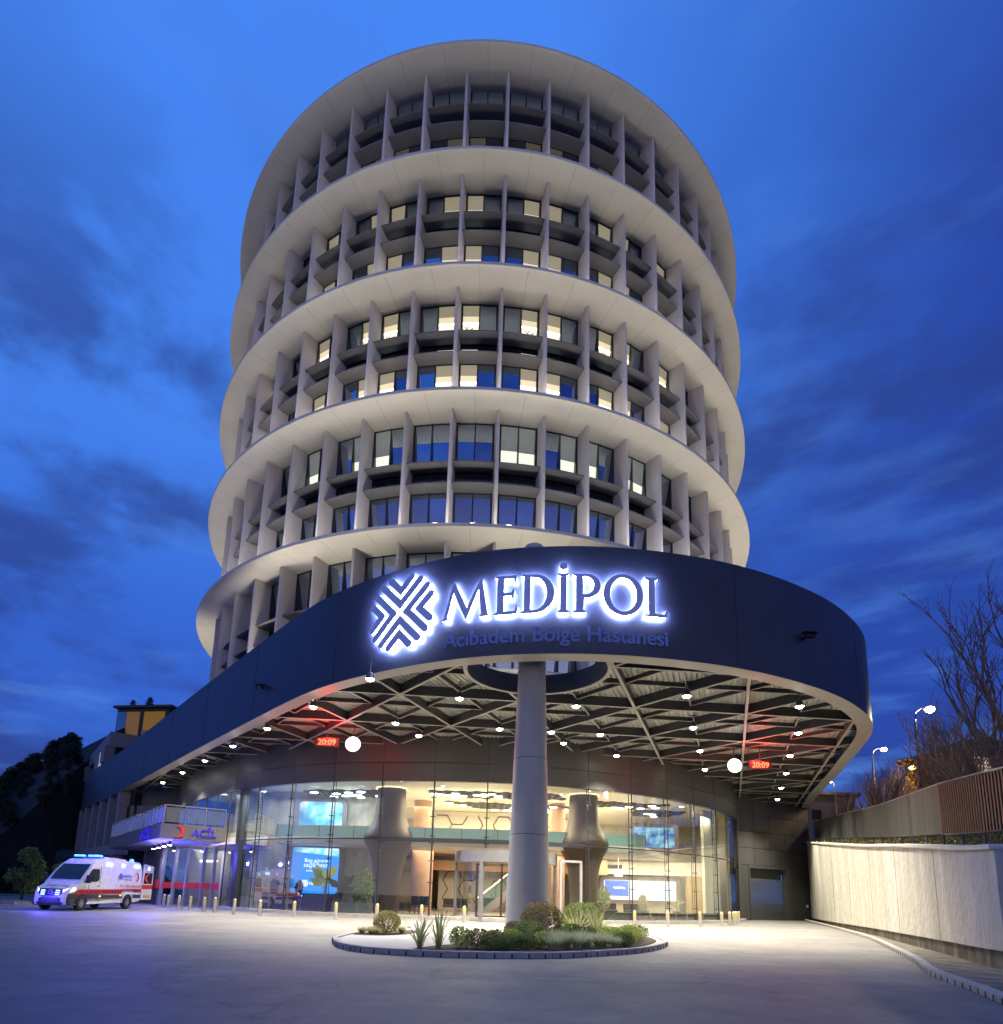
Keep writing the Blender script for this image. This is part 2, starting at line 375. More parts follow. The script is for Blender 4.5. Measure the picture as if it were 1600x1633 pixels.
def catmull(P, n=8, closed=False):
    out = []; m_ = len(P); rng = range(m_ if closed else m_-1)
    g = (lambda i: P[i % m_]) if closed else (lambda i: P[max(0, min(i, m_-1))])
    for i in rng:
        p0, p1, p2, p3 = g(i-1), g(i), g(i+1), g(i+2)
        for k in range(n):
            t = k/n
            out.append(tuple(.5*((2*b)+(-a+c)*t+(2*a-5*b+4*c-d)*t*t+(-a+3*b-3*c+d)*t**3) for a, b, c, d in zip(p0, p1, p2, p3)))
    if not closed: out.append(tuple(P[-1]))
    return out
def cumlen(C):
    s = [0]
    for a, b in zip(C, C[1:]): s.append(s[-1]+hypot(b[0]-a[0], b[1]-a[1]))
    return s
def interp(x, xs, ys):
    if x <= xs[0]: return ys[0]
    if x >= xs[-1]: return ys[-1]
    lo, hi = 0, len(xs)-1
    while hi-lo > 1:
        m_ = (lo+hi)//2
        if xs[m_] <= x: lo = m_
        else: hi = m_
    t = (x-xs[lo])/((xs[hi]-xs[lo]) or 1)
    a, b = ys[lo], ys[hi]
    return tuple(p+(q-p)*t for p, q in zip(a, b)) if isinstance(a, (tuple, list)) else a+(b-a)*t
def resample(C, step):
    s = cumlen(C); n = max(1, int(round(s[-1]/step)))
    return [interp(s[-1]*k/n, s, C) for k in range(n+1)]
def smooth_line(C, it):
    for _ in range(it): C = [C[0]]+[tuple(.25*a+.5*b+.25*c for a, b, c in zip(C[i-1], C[i], C[i+1])) for i in range(1, len(C)-1)]+[C[-1]]
    return C
def normals(C, closed=False):     # left-hand normals
    out = []; n = len(C)
    for i in range(n):
        a = C[(i-1) % n] if closed or i > 0 else C[i]; b = C[(i+1) % n] if closed or i < n-1 else C[i]
        dx, dy = b[0]-a[0], b[1]-a[1]; l = hypot(dx, dy) or 1; out.append((-dy/l, dx/l))
    return out
def offset(C, d, closed=False): return [(p[0]+n[0]*d, p[1]+n[1]*d) for p, n in zip(C, normals(C, closed))]
def inside(P, x, y):
    c = False; j = len(P)-1
    for i in range(len(P)):
        xi, yi = P[i]; xj, yj = P[j]
        if (yi > y) != (yj > y) and x < (xj-xi)*(y-yi)/(yj-yi)+xi: c = not c
        j = i
    return c
def ribbon(mb, C0, C1, za, zb, closed=False, mi=None):   # solid wall between plan curves C0 (outer) and C1 (inner)
    n = len(C0); vs = []
    fa = za if callable(za) else (lambda i: za); fb = zb if callable(zb) else (lambda i: zb)
    for i in range(n):
        vs += [(*C0[i][:2], fa(i)), (*C0[i][:2], fb(i)), (*C1[i][:2], fb(i)), (*C1[i][:2], fa(i))]
    fs = []
    for i in range(n if closed else n-1):
        a = i*4; b = ((i+1) % n)*4
        for k in range(4): fs.append((a+k, a+(k+1) % 4, b+(k+1) % 4, b+k))
    if not closed: fs += [(0, 3, 2, 1), ((n-1)*4, (n-1)*4+1, (n-1)*4+2, (n-1)*4+3)]
    mb.add(vs, fs, mi)

# ------------------------------------------------------------------ ground
g = MB(); g.quad((-400, -120, 0), (400, -120, 0), (400, 600, 0), (-400, 600, 0))
struct(g.build('ground', M_ASPH))

# ------------------------------------------------------------------ canopy outline and hall wall curve
OUT = [(-48.8, 73.8), (-41.5, 65.3), (-34.1, 56.8), (-27, 48.3), (-19.9, 39.8), (-14.5, 33.4), (-11.6, 30.0), (-9.1, 27.1), (-7.3, 25.2), (-5.8, 24.0), (-3.9, 22.75), (-2.2, 21.8), (-.6, 21.15), (0.9, 20.8), (2.5, 20.6), (4.0, 20.55), (5.6, 20.7), (7.2, 20.98), (8.3, 21.25), (9.8, 21.75), (11.8, 22.7), (14.2, 24.15), (15.9, 25.6), (17.5, 27.25), (18.75, 29.1), (19.6, 30.9), (21.2, 35.0), (23.3, 40.4), (26.4, 48.8), (30.4, 58.1)]
CAN = smooth_line(resample(catmull(OUT), .25), 40)
WALLP = [(-28, 54.9), (-23.6, 48.4), (-20.3, 44.3), (-17, 40.9), (-14.6, 38.9), (-11.8, 37.1), (-9, 35.9), (-6.1, 35.2), (-3.05, 34.85), (0, 34.8), (3.0, 35.1), (5.9, 35.95), (8.75, 37.2), (11.45, 38.8), (14.05, 41.0), (16.2, 43.1), (17.9, 45.2), (19.4, 47.7), (20.6, 50.2)]
HALL = resample(catmull(WALLP), .3)
ZB, ZT = 9.9, 14.06
OC = (1.75, 22.5); ORAD = 2.67
CS = cumlen(CAN); S0 = interp(0.0, [p[0] for p in CAN], CS)

# ------------------------------------------------------------------ tower
TX, TY, TR = -1.23, 50.72, 22.0
ZS = [51.93, 43.92, 35.91, 27.89, 19.88, 12.6]
ADDED_LEDS = [0, 9.5, 18, 28, 34]
tower = thing('hospital_tower', 'tall round tower of stacked rings with concrete fins and partly lit windows', 'tower', (TX, TY, 0))
def pol(r, deg): a = radians(deg); return (TX+r*sin(a), TY-r*cos(a))
for k, z in enumerate(ZS):
    b = MB(); n = 180; e_ = 1.15 if k == 5 else 0; prof = [(19.3, 0), (21.88-e_, 0.0), (22.0-e_, .06), (22.0-e_, .24), (21.9-e_, .30), (19.3, .34)]
    vs = []; fs = []
    for i in range(n):
        for r, h in prof: vs.append((*pol(r, 360*i/n), z+h))
    q = len(prof)
    for i in range(n):
        for j in range(q): fs.append((i*q+j, ((i+1) % n)*q+j, ((i+1) % n)*q+(j+1) % q, i*q+(j+1) % q))
    b.add(vs, fs); b.build('ring_slab', M_SLAB, tower, smooth=True)
b = MB(); b.lathe((TX, TY, 0), [(19.25, 10.9), (19.25, ZS[0]+.2)], 90, capb=False); b.lathe((TX, TY, 0), [(19.9, ZS[0]+.32), (19.9, ZS[0]+.5)], 90); b.build('core_wall', M_BLACK, tower)
b = MB(); b.lathe((TX, TY, 0), [(19.6, 10.75), (19.6, ZS[5]-.01)], 90, capb=False, capt=False); b.build('podium_wall', M_CONC, tower)
for k in range(1, 5):      # unseen linear uplights added on each ring ledge to brighten the soffit above
    b = MB(); z = ZS[k]+.36; U = [i*5-100 for i in range(41)]
    for u0, u1 in zip(U, U[1:]):
        b.quad((*pol(21.62, u0), z), (*pol(21.62, u1), z), (*pol(21.82, u1), z), (*pol(21.82, u0), z))
    b.build('added_ledge_uplight', emis('added_ledge_led_%d' % k, (1.0, .90, .76), ADDED_LEDS[k]), tower)
FA0, FS = -3.85, 7.2
for k in range(5):
    b = MB()
    for j in range(-13, 14):
        a = FA0+FS*(j+.5)
        b.add([(*pol(19.7, a-.03), ZS[k]-.003), (*pol(21.88, a-.03), ZS[k]-.003), (*pol(21.88, a+.03), ZS[k]-.003), (*pol(19.7, a+.03), ZS[k]-.003)], [(0, 3, 2, 1)])
        b.prism([pol(22.003, a-.03), pol(22.003, a+.03), pol(21.98, a+.03), pol(21.98, a-.03)], ZS[k]+.06, ZS[k]+.24)
    stuff(b.build('soffit_joint', mat('joint_line', (.30, .285, .26), .8, var=0), tower))  # thin dark joint lines between the soffit panels
LITP = {-4: 'L', -3: 'R', -2: 'L', -1: 'R', 0: 'L', 1: 'R', 2: 'L', 3: 'R', 4: 'L', 5: 'R', -6: 'L', -8: 'R', 7: 'L'}
LIT3 = {-4: 'L', -3: 'R', -2: 'L', 1: 'LR', 2: 'R', 3: 'L', 4: 'LR', 5: 'L', -7: 'R'}
RG = 19.5
def bay_state(t, bay, low):
    if t in (1, 2): return LITP.get(bay, '')
    if t == 3: return '' if low else LIT3.get(bay, '')
    if t == 0: return ('d'+LITP.get(bay, '')) if low else ''
    if t == 4: return 'R' if bay in (-7,) else ''
    return ''
def window_bay(mb, t, bay, low, z0, z1):
    """frame ring, centre mullion and two panes; materials 0 frame 1 pane 2 dim 3 blind 4 cove 5 room 6 green 7 grey blind"""
    a0 = FA0+FS*bay; a1 = a0+FS; am = (a0+a1)/2; g_ = .42
    for (u0, u1) in ((a0+g_, a0+g_+.32), (am-.11, am+.11), (a1-g_-.32, a1-g_)):
        P = [pol(RG-.16, u0), pol(RG+.19, u0), pol(RG+.19, u1), pol(RG-.16, u1)]; mb.prism(P, z0, z1, 0)
    for (h0, h1) in ((z0, z0+.09), (z1-.09, z1)):
        for (u0, u1) in ((a0+g_+.32, am-.11), (am+.11, a1-g_-.32)):
            mb.prism([pol(RG-.16, u0), pol(RG+.165, u0), pol(RG+.165, u1), pol(RG-.16, u1)], h0, h1, 0)
    st = bay_state(t, bay, low)
    for side, (u0, u1) in (('L', (a0+g_+.32, am-.11)), ('R', (am+.11, a1-g_-.32))):
        lo, hi = z0+.09, z1-.09; H = hi-lo
        tl = (.27 if t == 0 and not low else .12)*min(H, 2.8)/2
        def strip(f0, f1, mi):
            r0, r1 = RG+tl*(2*f0-1), RG+tl*(2*f1-1)
            mb.quad((*pol(r0, u0), lo+H*f0), (*pol(r0, u1), lo+H*f0), (*pol(r1, u1), lo+H*f1), (*pol(r1, u0), lo+H*f1), mi)
        rr = random.Random(t*1000+bay*17+low*3+(side == 'L'))
        if side in st and 'd' in st: strip(0, 1, 2)
        elif side in st:
            if t == 3:
                k = 1-(1.35+.15*rr.random())/H; strip(0, k, 6); strip(k, 1, 7)
            else:
                hc = {1: 1.35, 2: 1.12}.get(t, 1.2)+.06*rr.random(); k = 1-hc/H
                strip(0, k, 5); strip(k, k+.14/H, 4); strip(k+.14/H, k+.5/H, 8); strip(k+.5/H, 1, 3)
                if t in (1, 2) and rr.random() < .6:      # a bracket and curtain seen inside the lit room
                    ar_, zr = RG+tl+.03, lo+H*k-.1; um = u0+(u1-u0)*(.35+.4*rr.random()); w_ = (u1-u0)*.3
                    for q0, q1, e0, e1 in ((um-w_, um+w_*.2, .75, .15), (um-w_*.3, um+w_, .62, .30), (um-w_*.8, um-w_*.1, .2, .5)):
                        mb.quad((*pol(ar_, q0), zr-e0-.07), (*pol(ar_, q1), zr-e1-.07), (*pol(ar_, q1), zr-e1+.03), (*pol(ar_, q0), zr-e0+.03), 9)
        else:
            strip(0, 1, 1)
WM = [M_FRAME, M_PANE, M_PANED, M_LITA, M_LITB, M_LITC, M_LITG, M_LITH, mat('lit_blind_near_cove', (.3, .25, .18), .2, var=.1, scale=2, emit=(.92, .80, .50), es=.9), mat('room_object', (.05, .05, .09), .5, var=0, emit=(.2, .17, .25), es=.6)]
def fin_mesh(mb, deg, z0, z1):
    a = radians(deg); t0, t1 = .17, .10; c0 = (sin(a), -cos(a)); n0 = (cos(a), sin(a))
    P = []
    for r, w in ((19.3, t0), (20.55, t1), (20.75, .07)):
        P.append((TX+c0[0]*r-n0[0]*w, TY+c0[1]*r-n0[1]*w))
    for r, w in ((20.75, .07), (20.55, t1), (19.3, t0)):
        P.append((TX+c0[0]*r+n0[0]*w, TY+c0[1]*r+n0[1]*w))
    mb.prism(P, z0, z1)
def shelf_mesh(mb, bay, z):
    a0 = FA0+FS*bay+.36; a1 = FA0+FS*(bay+1)-.36
    up_, lo_ = [], []
    vs = []; n = 4
    for i in range(n+1):
        u = a0+(a1-a0)*i/n
        vs += [(*pol(19.62, u), z-.03), (*pol(20.48, u), z), (*pol(20.48, u), z+.07), (*pol(19.62, u), z+.07)]
    fs = []
    for i in range(n):
        for k in range(4): fs.append((i*4+k, i*4+(k+1) % 4, (i+1)*4+(k+1) % 4, (i+1)*4+k))
    fs += [(0, 3, 2, 1), (n*4, n*4+1, n*4+2, n*4+3)]
    mb.add(vs, fs)
rest_f, rest_w, rest_s, rest_m0 = MB(), MB(), MB(), MB()
nf = 0
for t in range(5):
    zt = ZS[t]; zb = ZS[t+1]+.33; zsh1 = zt-[2.25, 2.4, 2.7, 3.08, 3.0][t]; zsh2 = zt-[3.6, 3.75, 4.08, 4.4, 4.3][t]
    for k in range(-12, 15):
        if abs(FA0+FS*k) < 67 and nf < 95:
            b = MB(); fin_mesh(b, FA0+FS*k, zb, zt-.003); b.build('fin', M_CONC, tower); nf += 1
        else: fin_mesh(rest_f, FA0+FS*k, zb, zt-.003)
    for bay in range(-12, 14):
        ac = FA0+FS*(bay+.5); near = abs(ac) < 36
        for low in (0, 1):
            z0, z1 = ((zsh1+.07, zt-.02) if not low else (zb, zsh2-.03))
            b = MB() if near else rest_w
            window_bay(b, t, bay, low, z0, z1)
            if near: b.build('window', WM, tower)
            b = MB() if near else rest_s
            shelf_mesh(b, bay, zsh1 if not low else zsh2)
            if near: b.build('sun_shelf', M_SHELF, tower)
        # spandrel strip between the shelves
        rest_m = MB() if near else rest_m0
        a0 = FA0+FS*bay+.42; a1 = FA0+FS*(bay+1)-.42; am = (a0+a1)/2
        rest_m.quad((*pol(RG, a0), zsh2), (*pol(RG, a1), zsh2), (*pol(RG, a1), zsh1), (*pol(RG, a0), zsh1), 1)
        for u in (a0+.15, am, a1-.15): rest_m.prism([pol(RG-.05, u-.11), pol(RG+.08, u-.11), pol(RG+.08, u+.11), pol(RG-.05, u+.11)], zsh2+.05, zsh1-.05, 0)
        P = [pol(RG-.06, a0), pol(RG+.05, a0), pol(RG+.05, a1), pol(RG-.06, a1)]
        rest_m.prism(P, zsh1-.22, zsh1-.06, 0)
        if bay in LITP and t in (1, 2):
            s0, s1 = (a0+.3, am-.15) if 'L' in LITP[bay] else (am+.15, a1-.3)
            z_ = zsh2+.75
            rest_m.quad((*pol(RG+.02, s0), z_), (*pol(RG+.02, s1), z_), (*pol(RG+.02, s1), z_+.32), (*pol(RG+.02, s0), z_+.32), 6)
        if near: rest_m.build('spandrel_glazing', WM, tower)
stuff(rest_f.build('fin', M_CONC, tower)); stuff(rest_w.build('window', WM, tower)); stuff(rest_s.build('sun_shelf', M_SHELF, tower))
stuff(rest_m0.build('spandrel_glazing', WM, tower))

# ------------------------------------------------------------------ entrance canopy
canopy = thing('entrance_canopy', 'huge dark curved entrance canopy with steel beam grid and lit sign on its fascia', 'canopy', (1.5, 22.3, 0))
inner = offset(CAN, .62)
b = MB(); ribbon(b, CAN, inner, ZB+.02, ZT); b.build('fascia', M_FASC, canopy, smooth=True)
b = MB(); ribbon(b, offset(CAN, -.015), offset(CAN, .66), ZB, ZB+.017)
b.build('soffit_trim', M_TRIM, canopy)
s = 6.0
while s < CS[-1]-3:
    p = interp(s, CS, CAN); q = interp(s+.05, CS, CAN); l = hypot(q[0]-p[0], q[1]-p[1]); d = ((q[0]-p[0])/l, (q[1]-p[1])/l)
    o = (p[0]+d[1]*.004, p[1]-d[0]*.004)
    b = MB(); b.bar((o[0]-d[0]*.012, o[1]-d[1]*.012), (o[0]+d[0]*.012, o[1]+d[1]*.012), .012, ZB+.02, ZT-.01); b.build('panel_seam', mat('seam_slate', (.02, .025, .05), .6, var=0), canopy)
    s += 8.4

# clip region for the roof structure
gl_a, gl_b = (20.6, 50.35), (28.6, 55.0)
REG = [p for p in offset(CAN, .64) if p[1] < 57.5]
REG = REG+[(28.6, 55.2), (20.9, 50.6)]+[p for p in offset(HALL, .12)][::-1]
REG = [p for p in REG]
def ok(x, y): return inside(REG, x, y) and hypot(x-OC[0], y-OC[1]) > ORAD+.1
def runs(p, d, lo, hi, step=.1):
    out = []; st = None; t = lo
    while t <= hi:
        o = ok(p[0]+d[0]*t, p[1]+d[1]*t)
        if o and st is None: st = t
        if not o and st is not None:
            if t-st > .3: out.append((st, t-step/2))
            st = None
        t += step
    if st is not None: out.append((st, hi))
    return out
NA = Vector((-3.96, 25.9)); NU = Vector((5.24, .45)); NV = Vector((1.95, 4.95))
dirs = [(NU, NV), (NV, NU), (NV-NU, NU)]
for di, (du, dv) in enumerate(dirs):
    d = du.normalized()
    for half in (0, 1):
        for k in range(-14, 16):
            p = NA+dv*(k+.5*half)
            rs = runs(p, d, -70, 70)
            if not rs: continue
            for (a, c) in rs:
                b = MB()
                A = p+d*a; B = p+d*c; e = di*.005
                if half == 0:
                    b.bar(A, B, .07, ZB+.055+e, 10.39, 0); b.bar(A, B, .12, ZB+.03+e, ZB+.055+e, 1)
                else:
                    b.bar(A, B, .045, ZB+.29+e, 10.385, 0); b.bar(A, B, .07, ZB+.27+e, ZB+.29+e, 1)
                b.build('beam' if half == 0 else 'purlin', [M_BEAM, M_FLANGE], canopy)
# corrugated deck, ribs along NV
dn = NV.normalized(); pn = Vector((dn.y, -dn.x)); b = MB(); per = .22; k = -45.0
prof = [(0, 0), (.07, 0), (.10, .08), (.19, .08), (.22, 0)]
while k < 42:
    p = Vector((0, 20))+pn*(k+.15); rs = runs(p, dn, -20, 62, .2)
    for (a, c) in rs:
        a -= .1; c += .1
        for (x0, h0), (x1, h1) in zip(prof, prof[1:]):
            P0 = Vector((0, 20))+pn*(k+x0); P1 = Vector((0, 20))+pn*(k+x1)
            q = [P0+dn*a, P1+dn*a, P1+dn*c, P0+dn*c]
            b.quad((*q[0], 10.40+h0), (*q[3], 10.40+h0), (*q[2], 10.40+h1), (*q[1], 10.40+h1))
    k += per
b.build('roof_deck', M_DECK, canopy)
b = MB(); n = 72
ci = [(OC[0]+ORAD*cos(2*pi*i/n), OC[1]+ORAD*sin(2*pi*i/n)) for i in range(n)]
co = [(OC[0]+(ORAD+.1)*cos(2*pi*i/n), OC[1]+(ORAD+.1)*sin(2*pi*i/n)) for i in range(n)]
INN = offset(CAN, .60)
keep = [i for i in range(n) if inside(INN+[(30, 60), (-30, 60)], *ci[i]) and inside(INN+[(30, 60), (-30, 60)], *co[i])]
st_ = next(i for i in keep if (i-1) % n not in keep); keep = [(st_+k) % n for k in range(len(keep))]
ci = [ci[i] for i in keep]; co = [co[i] for i in keep]
ribbon(b, ci, co, ZB+.05, 10.74, False, 0)
cf = [(OC[0]+(ORAD+.16)*cos(2*pi*i/n), OC[1]+(ORAD+.16)*sin(2*pi*i/n)) for i in keep]
ribbon(b, ci, cf, ZB+.022, ZB+.048, False, 1)
b.build('oculus_ring', [M_BEAM, M_FLANGE], canopy, smooth=True)
# small cameras on the fascia
def fpt(s, z, off=0.):
    p = interp(S0+s, CS, CAN); q = interp(S0+s+.05, CS, CAN); l = hypot(q[0]-p[0], q[1]-p[1]) or 1; d = ((q[0]-p[0])/l, (q[1]-p[1])/l)
    return (p[0]+d[1]*off, p[1]-d[0]*off, z)
for s, z in ((-14.43, 11.27), (12.8, 11.83)):
    cb = MB(); P = fpt(s, z, .25); cb.box(fpt(s, z+.02, .12), (.08, .25, .08)); cb.tube([fpt(s-.25, z-.03, .3), fpt(s+.22, z+.02, .3)], .09, 10); cb.box(fpt(s, z+.12, .3), (.6, .3, .02)); cb.box(P, (.1, .2, .1))
    tag(cb.build('security_camera', M_BLACK), 'small black security camera on the %s stretch of the canopy fascia' % ('left straight' if s < 0 else 'right curved'), 'camera')

# ------------------------------------------------------------------ support column
col = thing('support_column', 'thick pale grey tapered column rising from the planted island through the canopy', 'column', (1.55, 22.35, 0))
b = MB(); b.lathe((1.55, 22.35, 0), [(.79, .05), (.785, 1.0), (.70, 3.6)], 48); b.build('shaft', M_COLUMN, col, smooth=True)
b = MB(); b.lathe((1.55, 22.35, 0), [(.695, 3.62), (.62, 6.4)], 48); b.build('shaft', M_COLUMN, col, smooth=True)
b = MB(); b.lathe((1.55, 22.35, 0), [(.615, 6.42), (.53, 9.4), (.50, 12), (.48, 14.6), (.46, 14.8), (.38, 14.98), (.2, 15.08)], 48); b.build('shaft', M_COLUMN, col, smooth=True)
b = MB()
for z, r in ((3.6, .69), (6.4, .612)): b.lathe((1.55, 22.35, 0), [(r, z), (r, z+.022)], 48)
b.build('joint_band', M_JOINT, col)

# ------------------------------------------------------------------ canopy downlights
DL = [(-4.7, 22.9), (-8.0, 26.9), (-11.5, 31.0), (-15.0, 35.3), (-18.7, 39.9), (-22.4, 44.5), (-26.3, 49.3), (-1.3, 25.0), (-4.6, 29.2), (-3.7, 31.5), (0.5, 29.7), (3.1, 30.0), (4.0, 32.2), (3.7, 25.6), (7.9, 23.8), (12.9, 24.7), (9.7, 28.4), (5.6, 30.2), (14.9, 28.8), (7.4, 34.8), (11.6, 33.0), (16.8, 33.5), (18.9, 38.3), (13.6, 37.9), (21.0, 43.4), (23.1, 48.5)]
proto = thing('downlight', 'round downlight hanging under the canopy beams, lit warm white', 'lamp', (0, 0, 0), group='downlights under the canopy')
b = MB(); b.lathe((0, 0, 0), [(.05, .30), (.13, .22), (.17, .02), (.17, 0)], 16, capb=False); b.tube([(0, 0, .3), (0, 0, .8)], .02, 6); b.tube([(-.16, 0, .62), (.16, 0, .62)], .02, 6); b.build('housing', M_DSTEEL, proto, local=True)
b = MB(); b.lathe((0, 0, 0), [(.165, .0), (.165, .03)], 16); b.ball((0, 0, .0), (.145, .145, .08)); b.build('lens', M_LAMP, proto, local=True)
PW = 4300
lamp('lamp_light', 'SPOT', (0, 0, -.1), PW, (1, .93, .76), proto, .16, radians(112), (0, 0, 0), .75)
for i, (x, y) in enumerate(DL):
    o = proto if i == 0 else copy_tree(proto)
    o.location = (x, y, 9.55)
    row = 'left' if i < 7 else ('centre' if x < 7 else 'right')
    ORD = ['first', 'second', 'third', 'fourth', 'fifth', 'sixth', 'seventh', 'eighth', 'ninth', 'tenth', 'eleventh', 'twelfth', 'thirteenth']
    if row == 'left': o['label'] = 'bright downlight in the row along the straight left canopy edge, %s from the sign end' % ORD[i]
    else:
        mates = sorted(q for q in DL[7:] if (q[0] < 7) == (x < 7))
        o['label'] = ('bright downlight under the canopy round the column, %s from the left' if row == 'centre' else 'bright downlight under the right part of the canopy, %s from the left') % ORD[mates.index((x, y))]
    o['group'] = {'left': 'downlights of the left row', 'centre': 'downlights in the middle of the canopy', 'right': 'downlights on the right of the canopy'}[row]

# floodlights standing on the canopy roof that wash the tower
fproto = thing('floodlight', 'low floodlight on the canopy roof washing the tower soffits', 'floodlight', (0, 0, 0), group='floodlights on the canopy roof')
b = MB(); b.box((0, 0, .25), (.5, .2, .35)); b.box((0, 0, .04), (.4, .3, .06)); b.build('housing', M_DSTEEL, fproto, local=True)
b = MB(); b.box((0, -.01, .435), (.44, .16, .012)); b.build('lens', M_LAMP, fproto, local=True)
lamp('flood_light', 'SPOT', (0, 0, .6), 2200, (1, .88, .68), fproto, .3, radians(72), (radians(180), 0, 0), 1.)
lamp('flood_wide', 'SPOT', (0, 0, .6), 260, (1, .90, .72), fproto, .3, radians(165), (radians(180), 0, 0), 1.)
for i, (x, y) in enumerate([(-21.5, 43.8), (-13.5, 33.6), (-5.5, 25.4), (7.5, 23.6), (15.5, 28.3), (20.0, 37.0), (-26.5, 50.2), (-9.5, 29.3), (1.5, 28.5), (22.6, 45)]):
    o = fproto if i == 0 else copy_tree(fproto); o.location = (x, y, 10.74); o['label'] = 'low floodlight on the canopy roof, %s listed along the roof from the left edge' % ORD[i]

# ------------------------------------------------------------------ illuminated sign on the fascia
def curve_mesh(splines, extrude, fill=True):
    cu = bpy.data.curves.new('tmp', 'CURVE'); cu.dimensions = '2D'; cu.fill_mode = 'BOTH'; cu.extrude = extrude
    for P in splines:
        sp = cu.splines.new('POLY'); sp.points.add(len(P)-1); sp.use_cyclic_u = True
        for q, p in zip(sp.points, P): q.co = (p[0], p[1], 0, 1)
    o = bpy.data.objects.new('tmp', cu); COL.objects.link(o); bpy.context.view_layer.update()
    me = bpy.data.meshes.new_from_object(o.evaluated_get(bpy.context.evaluated_depsgraph_get())); bpy.data.objects.remove(o)
    v = [tuple(x.co) for x in me.vertices]; f = [tuple(p.vertices) for p in me.polygons]; bpy.data.meshes.remove(me)
    return v, f
def text_mesh(s, extrude=.01, size=1., off=0., space=1.):
    cu = bpy.data.curves.new('tmp', 'FONT'); cu.body = s; cu.size = size; cu.extrude = extrude; cu.resolution_u = 3; cu.offset = off; cu.space_character = space
    o = bpy.data.objects.new('tmp', cu); COL.objects.link(o); bpy.context.view_layer.update()
    me = bpy.data.meshes.new_from_object(o.evaluated_get(bpy.context.evaluated_depsgraph_get())); bpy.data.objects.remove(o)
    v = [tuple(x.co) for x in me.vertices]; f = [tuple(p.vertices) for p in me.polygons]; bpy.data.meshes.remove(me)
    return v, f
def fit_text(s, x0, x1, y0, y1=None, extrude=.01, off=0.):
    """text scaled so that its bounding width is x0..x1; baseline y0; cap height to y1"""
    v, f = text_mesh(s, extrude, off=off)
    a, b_ = min(p[0] for p in v), max(p[0] for p in v)
    vr, _ = text_mesh('H', 0); hc = max(p[1] for p in vr)
    sx = (x1-x0)/(b_-a); sy = (y1-y0)/hc if y1 is not None else sx
    return [(x0+(p[0]-a)*sx, y0+p[1]*sy, p[2]) for p in v], f
def arc(cx, cy, rx, ry, a0, a1, n): return [(cx+rx*cos(radians(a0+(a1-a0)*i/n)), cy+ry*sin(radians(a0+(a1-a0)*i/n))) for i in range(n+1)]
GL = {
 'M': [[(0, 0), (.17, 0), (.17, .025), (.125, .06), (.255, .70), (.53, -.02), (.56, -.02), (.80, .72), (.865, .06), (.82, .025), (.82, 0), (1.04, 0), (1.04, .025), (1.0, .06), (.865, 1.0), (.83, 1.0), (.555, .27), (.27, 1.0), (.235, 1.0), (.05, .06), (0, .025)]],
 'E': [[(0, 0), (.96, 0), (1.02, .22), (.97, .22), (.86, .08), (.42, .08), (.42, .47), (.72, .47), (.80, .38), (.85, .38), (.85, .65), (.80, .65), (.72, .56), (.42, .56), (.42, .92), (.80, .92), (.90, .80), (.95, .80), (.92, 1.0), (0, 1), (0, .97), (.13, .93), (.13, .07), (0, .03)]],
 'D': [[(0, 0)]+arc(.42, .5, .58, .5, -90, 90, 20)+[(0, 1), (0, .97), (.10, .93), (.10, .07), (0, .03)], [(.29, .08), (.29, .92)]+arc(.40, .5, .38, .42, 90, -90, 16)],
 'I': [[(0, 0), (1, 0), (1, .03), (.76, .08), (.76, .92), (1, .97), (1, 1), (0, 1), (0, .97), (.24, .92), (.24, .08), (0, .03)]],
 'P': [[(0, 0), (.50, 0), (.50, .03), (.37, .08), (.37, .40)]+arc(.50, .69, .50, .31, -110, 90, 18)+[(0, 1), (0, .97), (.12, .93), (.12, .07), (0, .03)], [(.37, .47), (.37, .92)]+arc(.48, .70, .28, .225, 90, -90, 12)],
 'O': [arc(.5, .5, .5, .53, 0, 350, 35), arc(.5, .5, .335, .43, 350, 0, 35)],
 'L': [[(0, 0), (.95, 0), (1.02, .22), (.97, .22), (.85, .08), (.45, .08), (.45, .92), (.62, .97), (.62, 1), (0, 1), (0, .97), (.17, .92), (.17, .07), (0, .03)]],
}
def dens(P, step):
    out = []
    for i in range(len(P)):
        a, b_ = P[i], P[(i+1) % len(P)]; l = hypot(b_[0]-a[0], b_[1]-a[1]); n = max(1, int(l/step))
        for k in range(n): out.append((a[0]+(b_[0]-a[0])*k/n, a[1]+(b_[1]-a[1])*k/n))
    return out
def off_poly(P, d):
    n = len(P); ar = sum(P[i][0]*P[(i+1) % n][1]-P[(i+1) % n][0]*P[i][1] for i in range(n)); sg = 1
    out = []
    for i in range(n):
        a, b_, c = P[i-1], P[i], P[(i+1) % n]
        e1 = (b_[0]-a[0], b_[1]-a[1]); e2 = (c[0]-b_[0], c[1]-b_[1]); l1 = hypot(*e1) or 1e-6; l2 = hypot(*e2) or 1e-6
        n1 = (e1[1]/l1, -e1[0]/l1); n2 = (e2[1]/l2, -e2[0]/l2); m_ = (n1[0]+n2[0], n1[1]+n2[1]); ml = hypot(*m_) or 1e-6
        k = min(1.6, 1/max(.35, ml/2)); out.append((b_[0]+m_[0]/ml*d*k*sg, b_[1]+m_[1]/ml*d*k*sg))
    return out
sign = thing('hospital_sign', 'halo lit white blue MEDİPOL lettering and knot emblem mounted on the dark canopy fascia', 'sign', fpt(2.0, 12.1))
def put(name, v, f, m_, off, parent, zfun=None):
    b = MB(); b.add([fpt(p[0], p[1], off+p[2]) for p in v], f); return b.build(name, m_, parent)
